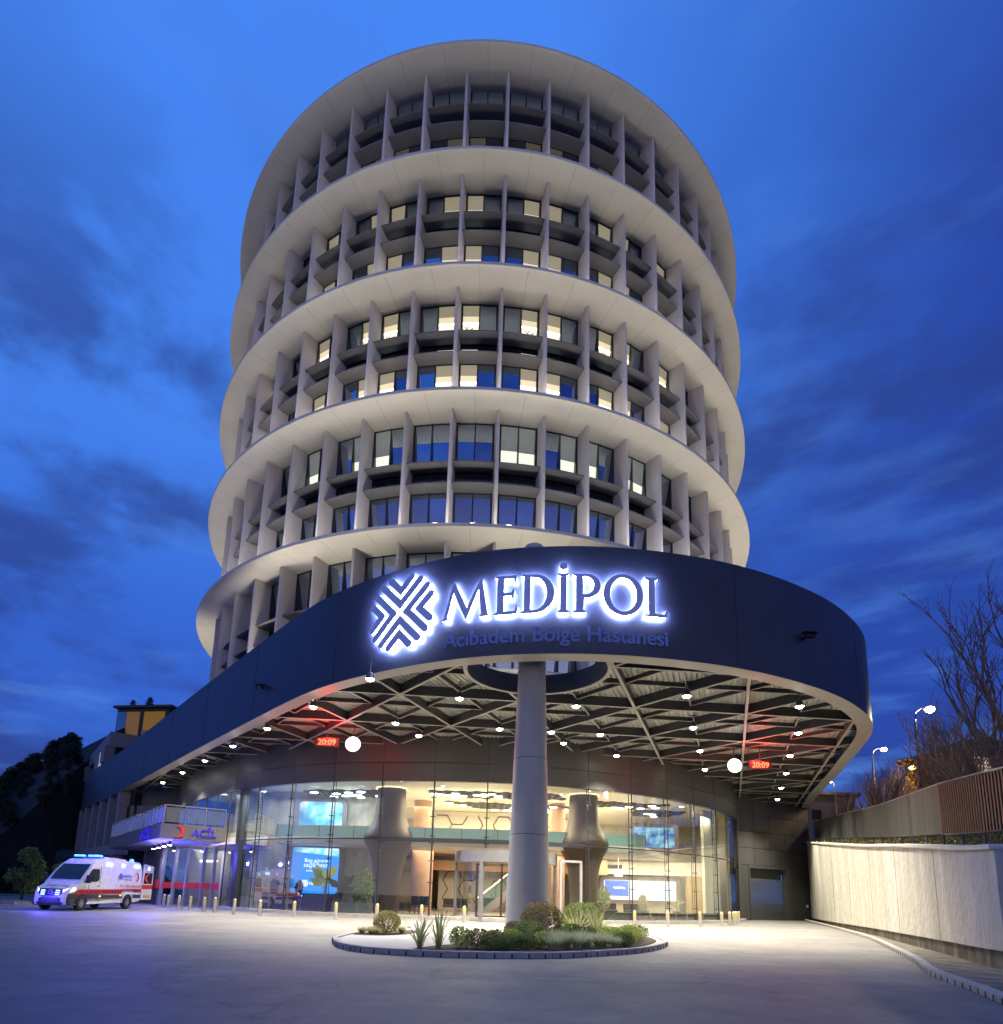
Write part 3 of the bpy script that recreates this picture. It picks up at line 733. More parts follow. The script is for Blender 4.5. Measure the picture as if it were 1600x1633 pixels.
def lettered(name, splines, parent, idx):
    den = [dens(P, .25) for P in splines]
    v, f = curve_mesh(den, .018); face = put(name, v, f, M_LETTER, .17, parent)
    inn = [off_poly(P, -.012) for P in splines]
    v, f = curve_mesh([dens(P, .25) for P in inn], .006); put('halo_strip', v, f, M_HALO, .105+.0, face)
LET = [('M', -1.94, -.10, -.01), ('E', .07, .95, 0), ('D', 1.03, 2.26, 0), ('I', 2.33, 2.76, 0), ('P', 2.86, 3.88, 0), ('O', 3.94, 5.42, 0), ('L', 5.42, 6.31, 0)]
for i, (ch, x0, x1, dz_) in enumerate(LET):
    sp = [[(x0+p[0]*(x1-x0)*.97, 11.38+p[1]*1.5) for p in P] for P in GL[ch]]
    if ch == 'I': sp.append(arc(2.54, 13.16, .13, .14, 0, 345, 23))
    lettered('letter', sp, sign, i)
def stroke(P, w, n=8):   # rounded V stroke, clockwise ok
    (x0, y0), (x1, y1), (x2, y2) = P; out = []
    a = atan2(y0-y1, x0-x1); b_ = atan2(y2-y1, x2-x1)
    out += [(x0+w*cos(a+pi/2-pi*i/n), y0+w*sin(a+pi/2-pi*i/n)) for i in range(n+1)]
    # inner/outer corner
    def isec(p, d, q, e):
        den_ = d[0]*e[1]-d[1]*e[0]; t = ((q[0]-p[0])*e[1]-(q[1]-p[1])*e[0])/den_; return (p[0]+d[0]*t, p[1]+d[1]*t)
    da = (cos(a), sin(a)); db = (cos(b_), sin(b_))
    A1 = (x1+w*cos(a-pi/2), y1+w*sin(a-pi/2)); B1 = (x1+w*cos(b_+pi/2), y1+w*sin(b_+pi/2))
    A2 = (x1+w*cos(a+pi/2), y1+w*sin(a+pi/2)); B2 = (x1+w*cos(b_-pi/2), y1+w*sin(b_-pi/2))
    out.append(isec(A1, da, B1, db))
    out += [(x2+w*cos(b_+pi/2-pi*i/n), y2+w*sin(b_+pi/2-pi*i/n)) for i in range(n+1)]
    out.append(isec(A2, da, B2, db))
    return out
def emblem(cx, cy, R):
    out = []
    for q in range(4):
        a = q*pi/2
        for ap, arm in ((.19, .52), (.53, .29)):
            P = [(-arm, ap+arm), (0, ap), (arm, ap+arm)]
            P = [(cx+R*(x*cos(a)-y*sin(a)), cy+R*(x*sin(a)+y*cos(a))) for x, y in P]
            S_ = stroke(P, .085*R)
            ar = sum(S_[i][0]*S_[(i+1) % len(S_)][1]-S_[(i+1) % len(S_)][0]*S_[i][1] for i in range(len(S_)))
            out.append(S_ if ar > 0 else S_[::-1])
    return out
for i, P in enumerate(emblem(-3.83, 12.12, 1.68)): lettered('emblem_bar', [P], sign, i)
v, f = fit_text('Acıbadem Bölge Hastanesi', -1.88, 6.32, 10.36, 10.90, .02, .012)
put('subtitle', v, f, M_LETTER2, .07, sign)

# ------------------------------------------------------------------ entrance hall (glass lobby)
hall = thing('entrance_hall', 'curved glass fronted entrance hall glowing warmly under the canopy', 'hall', (0, 35.2, 0))
HS = cumlen(HALL); HX0 = interp(0.0, [p[0] for p in HALL], HS)
def hpt(s, off=0.):      # arc length from x=0, off>0 = into the building
    p = interp(HX0+s, HS, HALL); q = interp(HX0+s+.05, HS, HALL); p2 = p
    if HX0+s+.05 >= HS[-1]: q = HALL[-1]; p2 = HALL[-2]
    l = hypot(q[0]-p2[0], q[1]-p2[1]) or 1; d = ((q[0]-p2[0])/l, (q[1]-p2[1])/l); return (p[0]-d[1]*off, p[1]+d[0]*off)
SMIN, SMAX = -HX0, HS[-1]-HX0
def hcurve(a, b_, off, st=.3): n = max(1, int((b_-a)/st)); return [hpt(a+(b_-a)*i/n, off) for i in range(n+1)]
MUL = [i*3.06 for i in range(-5, 9)]
GA, GB = -16.9, MUL[-1]+.1
# cladding band as individual panels with open joints
edges = [SMIN+.3]+[e for e in [i*3.06 for i in range(-11, 9)] if e > SMIN+1]+[SMAX]
for r, (z0, z1) in enumerate(((7.75, 8.82), (8.85, 10.62))):
    for a, c in zip(edges, edges[1:]):
        b = MB(); ribbon(b, hcurve(a+.015, c-.015, 0), hcurve(a+.015, c-.015, .3), z0, z1); b.build('cladding_panel', M_CLAD, hall, smooth=True)
b = MB(); ribbon(b, hcurve(SMIN+.1, SMAX, .1), hcurve(SMIN+.1, SMAX, .26), 7.8, 10.3); b.build('cladding_backing', M_JOINT, hall)
b = MB(); ribbon(b, hcurve(-19, 26.4, -.35, .5), hcurve(-19, 26.4, .9, .5), 0.0, .17); b.build('plinth', M_KERB, hall)
# mullions + glass
ZTR = 4.38
for i, sM in enumerate(MUL):
    b = MB(); lo = .17 if not (-4 < sM < 7) or sM in () else .17
    if -2 < sM < 5: lo = 4.0
    for off, r in ((-.03, .038), (.24, .03)):
        p = hpt(sM, off); b.tube([(*p, lo), (*p, 7.75)], r, 6)
    for z in (.9, 2.0, 3.2, 4.2, 4.6, 5.7, 6.8):
        if z < lo: continue
        t = hpt(sM-.16, -.04); u = hpt(sM+.16, -.04)
        b.bar(t, u, .04, z-.025, z+.025); b.bar(hpt(sM, -.06), hpt(sM, .24), .03, z-.02, z+.02)
    b.build('mullion', M_DSTEEL, hall)
b = MB(); ribbon(b, hcurve(GA, -2.6, -.02), hcurve(GA, -2.6, .05), ZTR-.035, ZTR+.035); ribbon(b, hcurve(4.9, GB, -.02), hcurve(4.9, GB, .05), ZTR-.035, ZTR+.035)
ribbon(b, hcurve(-6, 5.9, .0), hcurve(-6, 5.9, .25), ZTR-.13, ZTR+.11)
b.build('transom', M_DSTEEL, hall)
for a, c in zip([GA]+MUL, MUL):
    if c-a < .5: continue
    for z0, z1 in ((.17, ZTR-.05), (ZTR+.13, 7.75)):
        if z0 < 1 and -3.1 < a < 5.9: continue
        b = MB(); ribbon(b, hcurve(a+.04, c-.04, .03), hcurve(a+.04, c-.04, .045), z0, z1); b.build('glass_panel', M_GL, hall)
EX = [-25.6, -23.4, -21.2, -19.1, -17.3]
for a, c in zip(EX, EX[1:]):
    for z0, z1 in ((5.0, 7.75), (.17, 4.18)):
        if z0 < 1 and a < -19.5: continue
        b = MB(); ribbon(b, hcurve(a+.04, c-.04, .03), hcurve(a+.04, c-.04, .045), z0, z1); b.build('glass_panel', M_GL, hall)
for a in EX:
    b = MB(); b.tube([(*hpt(a, .05), 5.0 if a < -19.5 else .17), (*hpt(a, .05), 7.75)], .05, 6); b.build('mullion', M_DSTEEL, hall)
b = MB(); ribbon(b, hcurve(-25.6, -17.2, 2.6), hcurve(-25.6, -17.2, 2.8), .1, 7.8); b.build('room_wall', mat('bluish_room', (.30, .33, .42), .5), hall)
b = MB(); ribbon(b, hcurve(-25.6, -17.2, .2), hcurve(-25.6, -17.2, 2.6), 4.2, 4.9); ribbon(b, hcurve(-25.6, -17.2, .2), hcurve(-25.6, -17.2, 2.6), 7.8, 7.9); b.build('room_slab', M_WHITE, hall)
b = MB()
for k in range(9): 
    p = hpt(-24.8+k*.9, 2.2); b.box((*p, 5.9), (.5, .05, 1.2 if k % 3 else 2.0), .8)
b.build('blind', M_WHITE, hall)
p = hpt(-20.5, 1.4); lamp('room_light', 'AREA', (*p, 7.7), 120, (.9, .93, 1), hall, 2.5)
# frosted lower screen on the right part, dark strip
b = MB(); ribbon(b, hcurve(6.2, GB-.3, .1), hcurve(6.2, GB-.3, .13), .17, .62); b.build('base_strip', M_DGREY, hall)
# corner pier right of the glazing
b = MB(); p = hpt(GB+.25, .1); b.box((p[0], p[1], 3.87), (.35, .35, 7.74), .9); b.build('corner_post', M_CLADD, hall)
b = MB(); p = hpt(GA-.25, .1); b.box((p[0], p[1], 3.87), (.5, .4, 7.74), .9); b.build('corner_post', M_DSTEEL, hall)
b = MB(); ribbon(b, hcurve(GB+.4, SMAX, .0), hcurve(GB+.4, SMAX, .3), 0, 7.75); b.build('end_wall', M_CLADD, hall)
# interior shell
P = hcurve(GA, GB, .5, .8); POLY = P+[(21, 56), (-17, 56)]
b = MB(); b.prism(POLY, .1, .165); b.build('floor', M_FLOOR, hall)
b = MB(); P2 = hcurve(GA, GB, .32, .8); b.prism(P2+[(21, 56), (-17, 56)], 7.9, 8.05); b.build('ceiling', M_CEIL, hall)
b = MB(); b.box((2, 55.6, 4), (38, .4, 7.8)); b.build('back_wall', M_WHITE, hall)
b = MB(); b.bar((-17.2, 42.3), (-15.5, 55.8), .3, .165, 7.9); b.build('side_wall', M_MARBLE, hall)
b = MB(); b.bar((18.6, 47.6), (19.2, 55.8), .3, .165, 7.9); b.build('side_wall', M_WHITE, hall)
# marble screen wall on the left
b = MB(); b.bar((-16.6, 41.6), (-7.6, 41.9), .35, .165, 7.88); b.build('marble_wall', M_MARBLE, hall)
# mezzanine
mez = []
for i in range(41):
    t = i/40; s = -14.2+t*(25.2); o = .7+2.6*sin(pi*t)**.6; mez.append(hpt(s, o))
mz2 = [(p[0], p[1]+.0) for p in mez]
b = MB(); b.prism(mez+[(18, 55.3), (-14.5, 55.3)], 4.25, 4.62); b.build('mezzanine_slab', M_CEIL, hall)
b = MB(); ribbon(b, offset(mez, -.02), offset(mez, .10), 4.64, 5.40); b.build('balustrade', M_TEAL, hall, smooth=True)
b = MB()
for i in range(0, 41, 4):
    p = mez[i]; n_ = normals(mez)[i]; b.bar((p[0]-n_[0]*.035, p[1]-n_[1]*.035), (p[0]-n_[0]*.022, p[1]-n_[1]*.022), .03, 4.66, 5.39)
b.build('balustrade_joint', M_JOINT, hall)
# inner copper portal band under mezzanine
b = MB(); b.box((-1.5, 46.0, 3.65), (21, .4, 1.15)); b.build('copper_band', M_COPPER, hall)
b = MB(); b.box((11.5, 46.6, 3.7), (9.5, .4, 1.0)); b.build('copper_band', M_CEIL, hall)
b = MB(); b.box((-3.6, 45.77, 3.95), (5, .06, .3)); b.box((8.4, 46.37, 3.75), (3.6, .06, .28)); b.build('recess_slot', M_DSTEEL, hall)
for x, y, r, z0, z1 in ((-4.6, 44.0, .62, .165, 7.9), (-4.3, 42.3, .75, .165, 4.25), (5.0, 43.5, .55, .165, 7.9), (3.0, 42.8, .45, .165, 4.25), (-8.6, 45.2, .4, .165, 4.25)):
    b = MB(); b.lathe((x, y, 0), [(r, z0+.001), (r, z1-.004)], 28); b.build('round_pillar', M_COPPER, hall, smooth=True)
for x, y, sc in ((-6.05, 38.6, 1.), (6.15, 39.0, 1.)):
    b = MB(); prof = [(.82, .17), (.84, 1.2), (.90, 2.4), (1.0, 3.2), (1.22, 3.9), (1.50, 4.4), (1.56, 4.75), (1.44, 5.1), (1.18, 5.5), (1.0, 6.1), (.92, 7.0), (.90, 7.895)]
    prof = [q for q in [(r_*sc, z_) for r_, z_ in prof]]
    pp = catmull(prof, 4); b.lathe((x, y, 0), pp, 36); b.build('flared_trunk', M_TRUNK, hall, smooth=True)
    b = MB(); b.lathe((x, y, 0), [(.96, 7.80), (.96, 7.86)], 36, capb=False, capt=False); b.lathe((x, y, 0), [(1.0, 7.86), (1.0, 7.80)], 36, capb=False, capt=False); b.build('lamp_ring', emis('ring_glow', (1.0, .80, .5), 2.2), hall)
# hexagon line wall
def hexlines(mb, x0, x1, z0, z1, y, R=1.15, w=.07, drop=.25, seed=3):
    rr = random.Random(seed); seen = set(); dx_ = 1.5*R; dz_ = sqrt(3)*R
    for i in range(-1, int((x1-x0)/dx_)+2):
        for j in range(-1, int((z1-z0)/dz_)+2):
            cx = x0+i*dx_; cz = z0+j*dz_+(dz_/2 if i % 2 else 0)
            for k in range(6):
                a = radians(60*k); c = radians(60*k+60); p = (cx+R*cos(a), cz+R*sin(a)); q = (cx+R*cos(c), cz+R*sin(c))
                key = (round((p[0]+q[0]), 1), round((p[1]+q[1]), 1))
                if key in seen: continue
                seen.add(key)
                if rr.random() < drop: continue
                if min(p[0], q[0]) < x0 or max(p[0], q[0]) > x1 or min(p[1], q[1]) < z0 or max(p[1], q[1]) > z1: continue
                mx, mz = (p[0]+q[0])/2, (p[1]+q[1])/2; l = hypot(q[0]-p[0], q[1]-p[1]); an = atan2(q[1]-p[1], q[0]-p[0])
                mb.box((mx, y, mz), (l, .03, w), R=Matrix.Rotation(-an, 3, 'Y'))
b = MB(); hexlines(b, -4.8, 7.5, 4.7, 7.8, 49.0, .82); b.build('hexagon_trim', M_BLACK, hall)
b = MB(); b.box((1.3, 49.2, 6.25), (13.5, .3, 3.2)); b.build('feature_wall', M_WHITE, hall)
b = MB(); b.box((1.2, 47.9, 2.1), (9.5, .3, 3.9)); b.build('feature_wall', M_WHITE, hall)
b = MB(); hexlines(b, -3.6, 5.8, .4, 4.0, 47.72, .78, .06, .2, 5); b.build('hexagon_trim', M_BLACK, hall)
# upper right wall + door niches lower left
b = MB(); b.box((-6.9, 47, 2.0), (3.0, .25, 2.6)); b.build('door_panel', mat('door_cream', (.55, .46, .26), .5), hall)
b = MB(); b.box((12.2, 48.5, 2.2), (9, .3, 4)); b.build('feature_wall', mat('blueish_wall', (.55, .58, .66), .5), hall)
b = MB(); b.box((16.2, 46.6, 2.2), (2.4, .3, 4)); b.build('feature_wall', mat('tan_wall', (.50, .36, .20), .6), hall)
b = MB(); b.bar((15.5, 44.2), (17.6, 47.0), .2, .165, 7.88); b.build('partition', M_CEIL, hall)
b = MB(); b.bar((-7.5, 41.95), (-7.2, 46), .3, .165, 7.88); b.build('side_wall', M_WHITE, hall)
# ceiling lattice lamps
def lattice(poly, label, cool=False):
    cx = sum(p[0] for p in poly)/len(poly); cy = sum(p[1] for p in poly)/len(poly)
    t = thing('ceiling_lattice', label, 'ceiling lamp', (cx, cy, 7.6))
    b = MB(); R_ = .30; seen = set(); tb = MB(); rr = random.Random(int(cx*10)); xs = [p[0] for p in poly]; ys = [p[1] for p in poly]
    i = 0
    for i in range(int((max(xs)-min(xs))/(1.5*R_))+2):
        for j in range(int((max(ys)-min(ys))/(sqrt(3)*R_))+2):
            x = min(xs)+i*1.5*R_; y = min(ys)+j*sqrt(3)*R_+(sqrt(3)*R_/2 if i % 2 else 0)
            if not inside(poly, x, y): continue
            lit = rr.random() < .2
            for k in range(6):
                p = (x+R_*cos(radians(60*k)), y+R_*sin(radians(60*k))); q = (x+R_*cos(radians(60*k+60)), y+R_*sin(radians(60*k+60)))
                key = (round(p[0]+q[0], 1), round(p[1]+q[1], 1))
                if key not in seen:
                    seen.add(key); b.bar(p, q, .05, 7.56, 7.66, ext=-.004)
                if lit: tb.bar((x+(p[0]-x)*.8, y+(p[1]-y)*.8), (x+(q[0]-x)*.8, y+(q[1]-y)*.8), .05, 7.50, 7.54)
    for p in poly[::2]: b.tube([(*p, 7.6), (*p, 7.9)], .01, 4)
    b.build('frame', mat('lattice_grey', (.10, .09, .08), .5), t); tb.build('light_tubes', emis('tube_cool', (.75, .88, 1.0), 9) if cool else M_TUBE, t)
lattice([(-3.8, 37.6), (4.5, 37.4), (4.8, 39.4), (-2.4, 39.6)], 'dark honeycomb ceiling lamp just behind the glass above the revolving door')
lattice([(-2.6, 42.0), (6, 42.6), (4.5, 46), (-.5, 44.6)], 'dark honeycomb ceiling lamp deeper in the hall above the mezzanine')
lattice([(6.9, 39.8), (12.2, 40.6), (10.5, 42.6), (7.4, 41.8)], 'dark honeycomb ceiling lamp right of the right flared trunk')
lattice([(-12.0, 38.9), (-6.9, 38.0), (-6.9, 40.6), (-10.5, 40.9)], 'bluish honeycomb ceiling lamp in front of the big left screens', True)
lattice([(10.3, 43.2), (14.2, 43.6), (13.5, 46.5), (11, 46)], 'bluish honeycomb ceiling lamp above the right upper screen', True)
# interior lights
for x, y, z, sx, sy, e, cl_ in ((0, 39.2, 7.45, 8, 2.5, 420, (1, .80, .56)), (-11.5, 39.3, 7.45, 6, 1.6, 160, (.8, .88, 1)), (10, 41.2, 7.45, 6, 3, 300, (1, .84, .60)), (2, 45, 7.45, 16, 4, 500, (1, .80, .55)), (1, 41.4, 4.2, 12, 3.0, 330, (1, .78, .52)), (-9.5, 44, 4.2, 4, 3, 90, (1, .82, .52)), (11, 44.3, 4.2, 8, 2.6, 260, (1, .84, .60)), (2, 52, 7.6, 20, 3, 300, (1, .82, .6)), (15.5, 44.5, 7.4, 2.5, 1.5, 70, (1, .9, .7))):
    lamp('ceiling_light', 'AREA', (x, y, z), e*3.0, cl_, hall, sx, size_y=sy)

# revolving door
rd = thing('revolving_door', 'large round revolving door with grey drum header in the middle of the glass hall', 'door', (1.2, 36.7, .1))
DC = (1.2, 36.7); DR = 2.95
def dpt(r, deg): return (DC[0]+r*sin(radians(deg)), DC[1]-r*cos(radians(deg)))
b = MB(); A0, A1 = -80, 80
ribbon(b, [dpt(DR+.08, A0+(A1-A0)*i/40) for i in range(41)], [dpt(DR-.12, A0+(A1-A0)*i/40) for i in range(41)], 3.2, 3.85); b.prism([dpt(DR, a) for a in range(-80, 81, 8)], 3.23, 3.3); b.build('drum_header', mat('door_grey', (.24, .24, .25), .4, metal=.3), rd, smooth=True)
for a in (-76, -28, 30, 76):
    b = MB(); p = dpt(DR, a); b.box((*p, 1.66), (.20, .16, 3.05), radians(a)); b.build('jamb', mat('door_grey'), rd)
for a, c in ((-74, -30), (32, 74)):
    b = MB(); ribbon(b, [dpt(DR, a+(c-a)*i/12) for i in range(13)], [dpt(DR-.02, a+(c-a)*i/12) for i in range(13)], .2, 3.19); b.build('curved_glass', M_GL, rd)
b = MB()
for x in (-1.25, .15, 1.45, 2.7): b.box((DC[0]-.4+x, DC[1]-1.2, 1.65), (.13, .1, 3.05))
b.box((DC[0]+.33, DC[1]-1.2, 3.1), (3.9, .1, .12)); b.box((DC[0]+.33, DC[1]-1.2, .22), (3.9, .1, .1)); b.build('sliding_frame', mat('bronze_frame', (.13, .09, .07), .4, metal=.4), rd)
b = MB(); b.box((DC[0]-1.0, DC[1]-1.2, 1.6), (1.2, .02, 2.8)); b.box((DC[0]+1.3, DC[1]-1.2, 1.6), (1.1, .02, 2.8)); b.build('leaf', M_GL, rd)
b = MB(); b.lathe((DC[0], DC[1], .02), [(DR+.05, 0), (DR+.05, .17)], 40); b.build('threshold', M_KERB, rd)
lamp('door_light', 'AREA', (DC[0], DC[1]-.5, 3.15), 60, (1, .85, .62), rd, 2.5)
# white sliding door frame on the right of the column
sd_ = thing('side_door', 'white framed glass side door right of the tapered column', 'door', (4.9, 35.2, .1))
b = MB()
for x in (4.25, 5.45): b.box((x, 35.1+(x-4.25)*.28, 1.78), (.12, .14, 3.2), .25)
b.box((4.85, 35.27, 3.42), (1.32, .14, .12), .25); b.build('frame', mat('white_metal', (.34, .34, .36), .35), sd_)
b = MB(); b.box((4.85, 35.27, 1.7), (1.05, .02, 3.2), .25); b.build('leaf', M_GL, sd_)

# escalator
es = thing('escalator', 'escalator with glass sides rising to the mezzanine behind the revolving door', 'escalator', (.6, 45.6, .16))
R45 = Matrix.Rotation(-atan2(4.1, 5.0), 3, 'Y')
for y in (45.0, 46.2):
    b = MB(); b.box((2.6, y, 2.25), (6.6, .08, .55), R=R45); b.build('skirt', M_STEEL, es)
    b = MB(); b.box((2.3, y, 2.85), (6.6, .02, .7), R=R45); b.build('side_glass', M_GLB, es)
    b = MB(); b.box((2.05, y, 3.25), (6.6, .1, .07), R=R45); b.build('handrail', M_LITB if y < 45.5 else M_BLACK, es)
b = MB(); b.box((2.75, 45.6, 2.05), (6.6, 1.1, .3), R=R45); b.build('steps', M_COPPER, es)

# reception desk and benches
t = thing('reception_desk', 'curved pale reception desk in front of the wide lower right screen', 'desk', (11.6, 44.6, .17))
b = MB(); Pd = [(9.4+.35*i, 44.9-.9*sin(pi*i/13)) for i in range(14)]; ribbon(b, Pd, offset(Pd, .5), .17, 1.05); b.build('counter', M_WHITE, t)
b = MB(); ribbon(b, offset(Pd, -.06), offset(Pd, .6), 1.053, 1.11); b.build('worktop', M_COPPER, t)
for i, (x, y) in enumerate(((8.0, 41.6), (10.2, 42.2), (-1.9, 41.2))):
    t = thing('bench', ['low dark bench near the right trunk inside the hall', 'low dark bench before the reception desk', 'low dark bench left of the revolving door inside the hall'][i], 'bench', (x, y, .17))
    b = MB(); b.box((x, y, .60), (1.6, .55, .14)); b.build('seat', M_DGREY, t, bevel=.03); b = MB(); b.box((x, y+.28, .88), (1.6, .1, .45)); b.build('backrest', M_DGREY, t, bevel=.03)
    for q in (-.6, .6):
        b = MB(); b.box((x+q, y, .35), (.06, .45, .36)); b.build('leg', M_STEEL, t)

# screens
def screen(name, label, cx, cy, cz, w, h, rz, faces, r=.5, depth=.25):
    t = thing(name, label, 'screen', (cx, cy, cz-h/2), rz)
    def rr(w_, h_, r_, n=6):
        P = []
        for sx, sz, a0 in ((1, 1, 0), (-1, 1, 90), (-1, -1, 180), (1, -1, 270)):
            for i in range(n+1):
                a = radians(a0+90*i/n); P.append((sx*(w_/2-r_)+r_*cos(a), sz*(h_/2-r_)+r_*sin(a)))
        return P
    def plate(b, P, y0, y1):
        n = len(P); vs = [(p[0], y0, p[1]+h/2) for p in P]+[(p[0], y1, p[1]+h/2) for p in P]
        b.add(vs, [tuple(range(n)), tuple(range(n, 2*n))[::-1]]+[(i, n+i, n+(i+1) % n, (i+1) % n) for i in range(n)])
    b = MB(); plate(b, rr(w+.6, h+.6, r), 0, depth); b.build('surround', mat('screen_surround', (.16, .14, .15), .4), t, local=True)
    b = MB(); plate(b, rr(w, h, max(.08, r-.25)), -.03, -.004); b.build('display', faces, t, local=True)
    return t
def screen_mat(name, c1, c2, c3, s, sc=1.2):
    m = bpy.data.materials.new(name); m.use_nodes = True; t = m.node_tree; b = t.nodes['Principled BSDF']
    tc = t.nodes.new('ShaderNodeTexCoord'); n = t.nodes.new('ShaderNodeTexNoise'); n.inputs['Scale'].default_value = sc; n.inputs['Detail'].default_value = 3
    r = t.nodes.new('ShaderNodeValToRGB'); e = r.color_ramp.elements; e[0].position = .38; e[1].position = .62; e[0].color = (*c1, 1); e[1].color = (*c3, 1); x = e.new(.5); x.color = (*c2, 1)
    t.links.new(tc.outputs['Object'], n.inputs[0]); t.links.new(n.outputs[0], r.inputs[0]); t.links.new(r.outputs[0], b.inputs['Emission Color']); b.inputs['Emission Strength'].default_value = s
    b.inputs['Base Color'].default_value = (.05, .05, .05, 1); b.inputs['Roughness'].default_value = .3
    return m
SM1 = screen_mat('screen_sky', (.02, .30, .75), (.15, .75, 1.0), (.85, .98, 1.0), 1.25, .8)
SM2 = emis('screen_blue', (.02, .25, .86), 1.25)
SM3 = screen_mat('screen_cyan', (.02, .10, .6), (.12, .55, 1.0), (.55, .9, 1.0), 1.2, 1.6)
screen('wall_screen', 'upper wall screen glowing cyan and white like a cloudy sky', -11.15, 41.2, 6.35, 2.9, 1.75, 0, SM1)
M_WTXT = emis('screen_white', (.95, .98, 1.0), 1.3)
t = screen('wall_screen', 'tall lower wall screen showing blue page with white text', -11.25, 41.2, 2.65, 3.1, 3.0, 0, SM2, .5)
b = MB(); b.quad((-1.5, -.045, 2.72), (1.5, -.045, 2.45), (1.5, -.045, 2.98), (-1.5, -.045, 2.98)); b.build('banner', SM1, t, local=True)
def wtext(parent, s, x0, x1, z0, y=-.05, m_=M_WTXT, z1=None):
    v, f = fit_text(s, x0, x1, z0, z1, .003); b = MB(); b.add([(p[0], y-p[2], p[1]) for p in v], f); return b.build('lettering', m_, parent, local=True)
wtext(t, 'Bize güvenin', -.7, .9, 2.05); wtext(t, 'sağlığınız', -.75, .85, 1.72); wtext(t, 'emin ellerde', -.55, .55, 1.42)
wtext(t, 'MEDİPOL', -.3, .75, .55)
for P in emblem(-.6, .65, .26):
    v, f = curve_mesh([P], .002); b = MB(); b.add([(p[0], -.05-p[2], p[1]) for p in v], f); b.build('emblem_bar', M_WTXT, t, local=True)
screen('wall_screen', 'upper right wall screen glowing blue above the mezzanine', 12.6, 46.3, 6.0, 3.1, 1.5, 0, SM3, .3)
t = screen('wall_screen', 'wide lower right screen with blue panel beside white table of text', 11.6, 46.7, 2.05, 5.4, 1.45, 0, emis('screen_pale', (.62, .74, 1.0), .62), .3)
b = MB(); b.box((-1.75, -.045, .85), (1.75, .02, 1.15)); b.build('panel', emis('screen_navy', (.08, .14, .62), 1.0), t, local=True)
b = MB()
for k in range(6): b.box((.9, -.045, .25+k*.18), (3.2, .012, .035))
b.build('text_lines', emis('screen_line', (.2, .35, .8), .7), t, local=True)
wtext(t, 'MEDİPOL', -2.0, -1.1, .8, -.06)
# hanging info sign
for x, y, z in ((-7.4, 43.5, 2.9), (6.9, 44.0, 6.3), (9.4, 43.9, 3.1)):
    b = MB(); b.box((x, y, z), (.6, .08, .3)); b.tube([(x, y, z+.15), (x, y, 4.25 if z < 4 else 7.9)], .012, 4)
    tag(b.build('hanging_sign', emis('sign_white', (.9, .93, 1.0), 1.6)), {2.9: 'small white lit sign hanging left of the left flared trunk', 6.3: 'small white lit sign hanging above the mezzanine', 3.1: 'small white lit sign hanging over the lower right screen'}[z], 'sign')

# ------------------------------------------------------------------ plants helpers
def leaves(mb, c, rad, n, size, rr, shell=.55, flat=0):
    for _ in range(n):
        while True:
            u = Vector((rr.uniform(-1, 1), rr.uniform(-1, 1), rr.uniform(-1, 1)))
            if shell*shell < u.length_squared < 1: break
        p = Vector((c[0]+u.x*rad[0], c[1]+u.y*rad[1], c[2]+u.z*rad[2]))
        a = Vector((rr.uniform(-1, 1), rr.uniform(-1, 1), rr.uniform(-1, 1))).normalized(); q = a.orthogonal().normalized(); w = a.cross(q)
        s = size*rr.uniform(.6, 1.3); mb.add([p-q*s*.5, p+w*s*.35, p+q*s*.5, p-w*s*.35], [(0, 1, 2, 3)])
def blades(mb, c, n, h, spread, w, rr, seg=3):
    for _ in range(n):
        a = rr.uniform(0, 2*pi); l = h*rr.uniform(.65, 1.1); lean = spread*rr.uniform(.25, 1); d = Vector((cos(a), sin(a), 0)); side = Vector((-sin(a), cos(a), 0))
        base_ = Vector(c)+d*rr.uniform(0, .06); P = []
        for i in range(seg+1):
            t = i/seg; p = base_+d*(lean*(.35*t+.65*t*t))+Vector((0, 0, l*(t-.25*t*t*min(1.5, lean/h))))
            ww = w*(1-t**1.6)+.001; P += [p-side*ww/2, p+side*ww/2]
        mb.add(P, [(2*i, 2*i+1, 2*i+3, 2*i+2) for i in range(seg)])
def bush(name, label, cat, x, y, z, r, h, n, m_, size=.05, group=None, seed=1, shell=.72):
    rr = random.Random(seed); t = thing(name, label, cat, (x, y, z), group=group)
    b = MB(); leaves(b, (x, y, z+h*.52), (r, r, h*.5), n, size, rr, shell)
    for _ in range(max(6, n//90)):
        a = rr.uniform(0, 2*pi); e = rr.uniform(-.2, 1.2); leaves(b, (x+r*.85*cos(a)*cos(e), y+r*.85*sin(a)*cos(e), z+h*.52+h*.45*sin(e)), (r*.22, r*.22, r*.2), 18, size, rr, 0)
    b.build('foliage', m_, t)
    b = MB()
    for k in range(5):
        a = k*1.26; b.tube([(x, y, z), (x+.3*r*cos(a), y+.3*r*sin(a), z+h*.4), (x+.6*r*cos(a), y+.6*r*sin(a), z+h*.7)], [.03*r+.006, .015, .006], 5)
    b.build('stem', M_BARK, t)
    return t

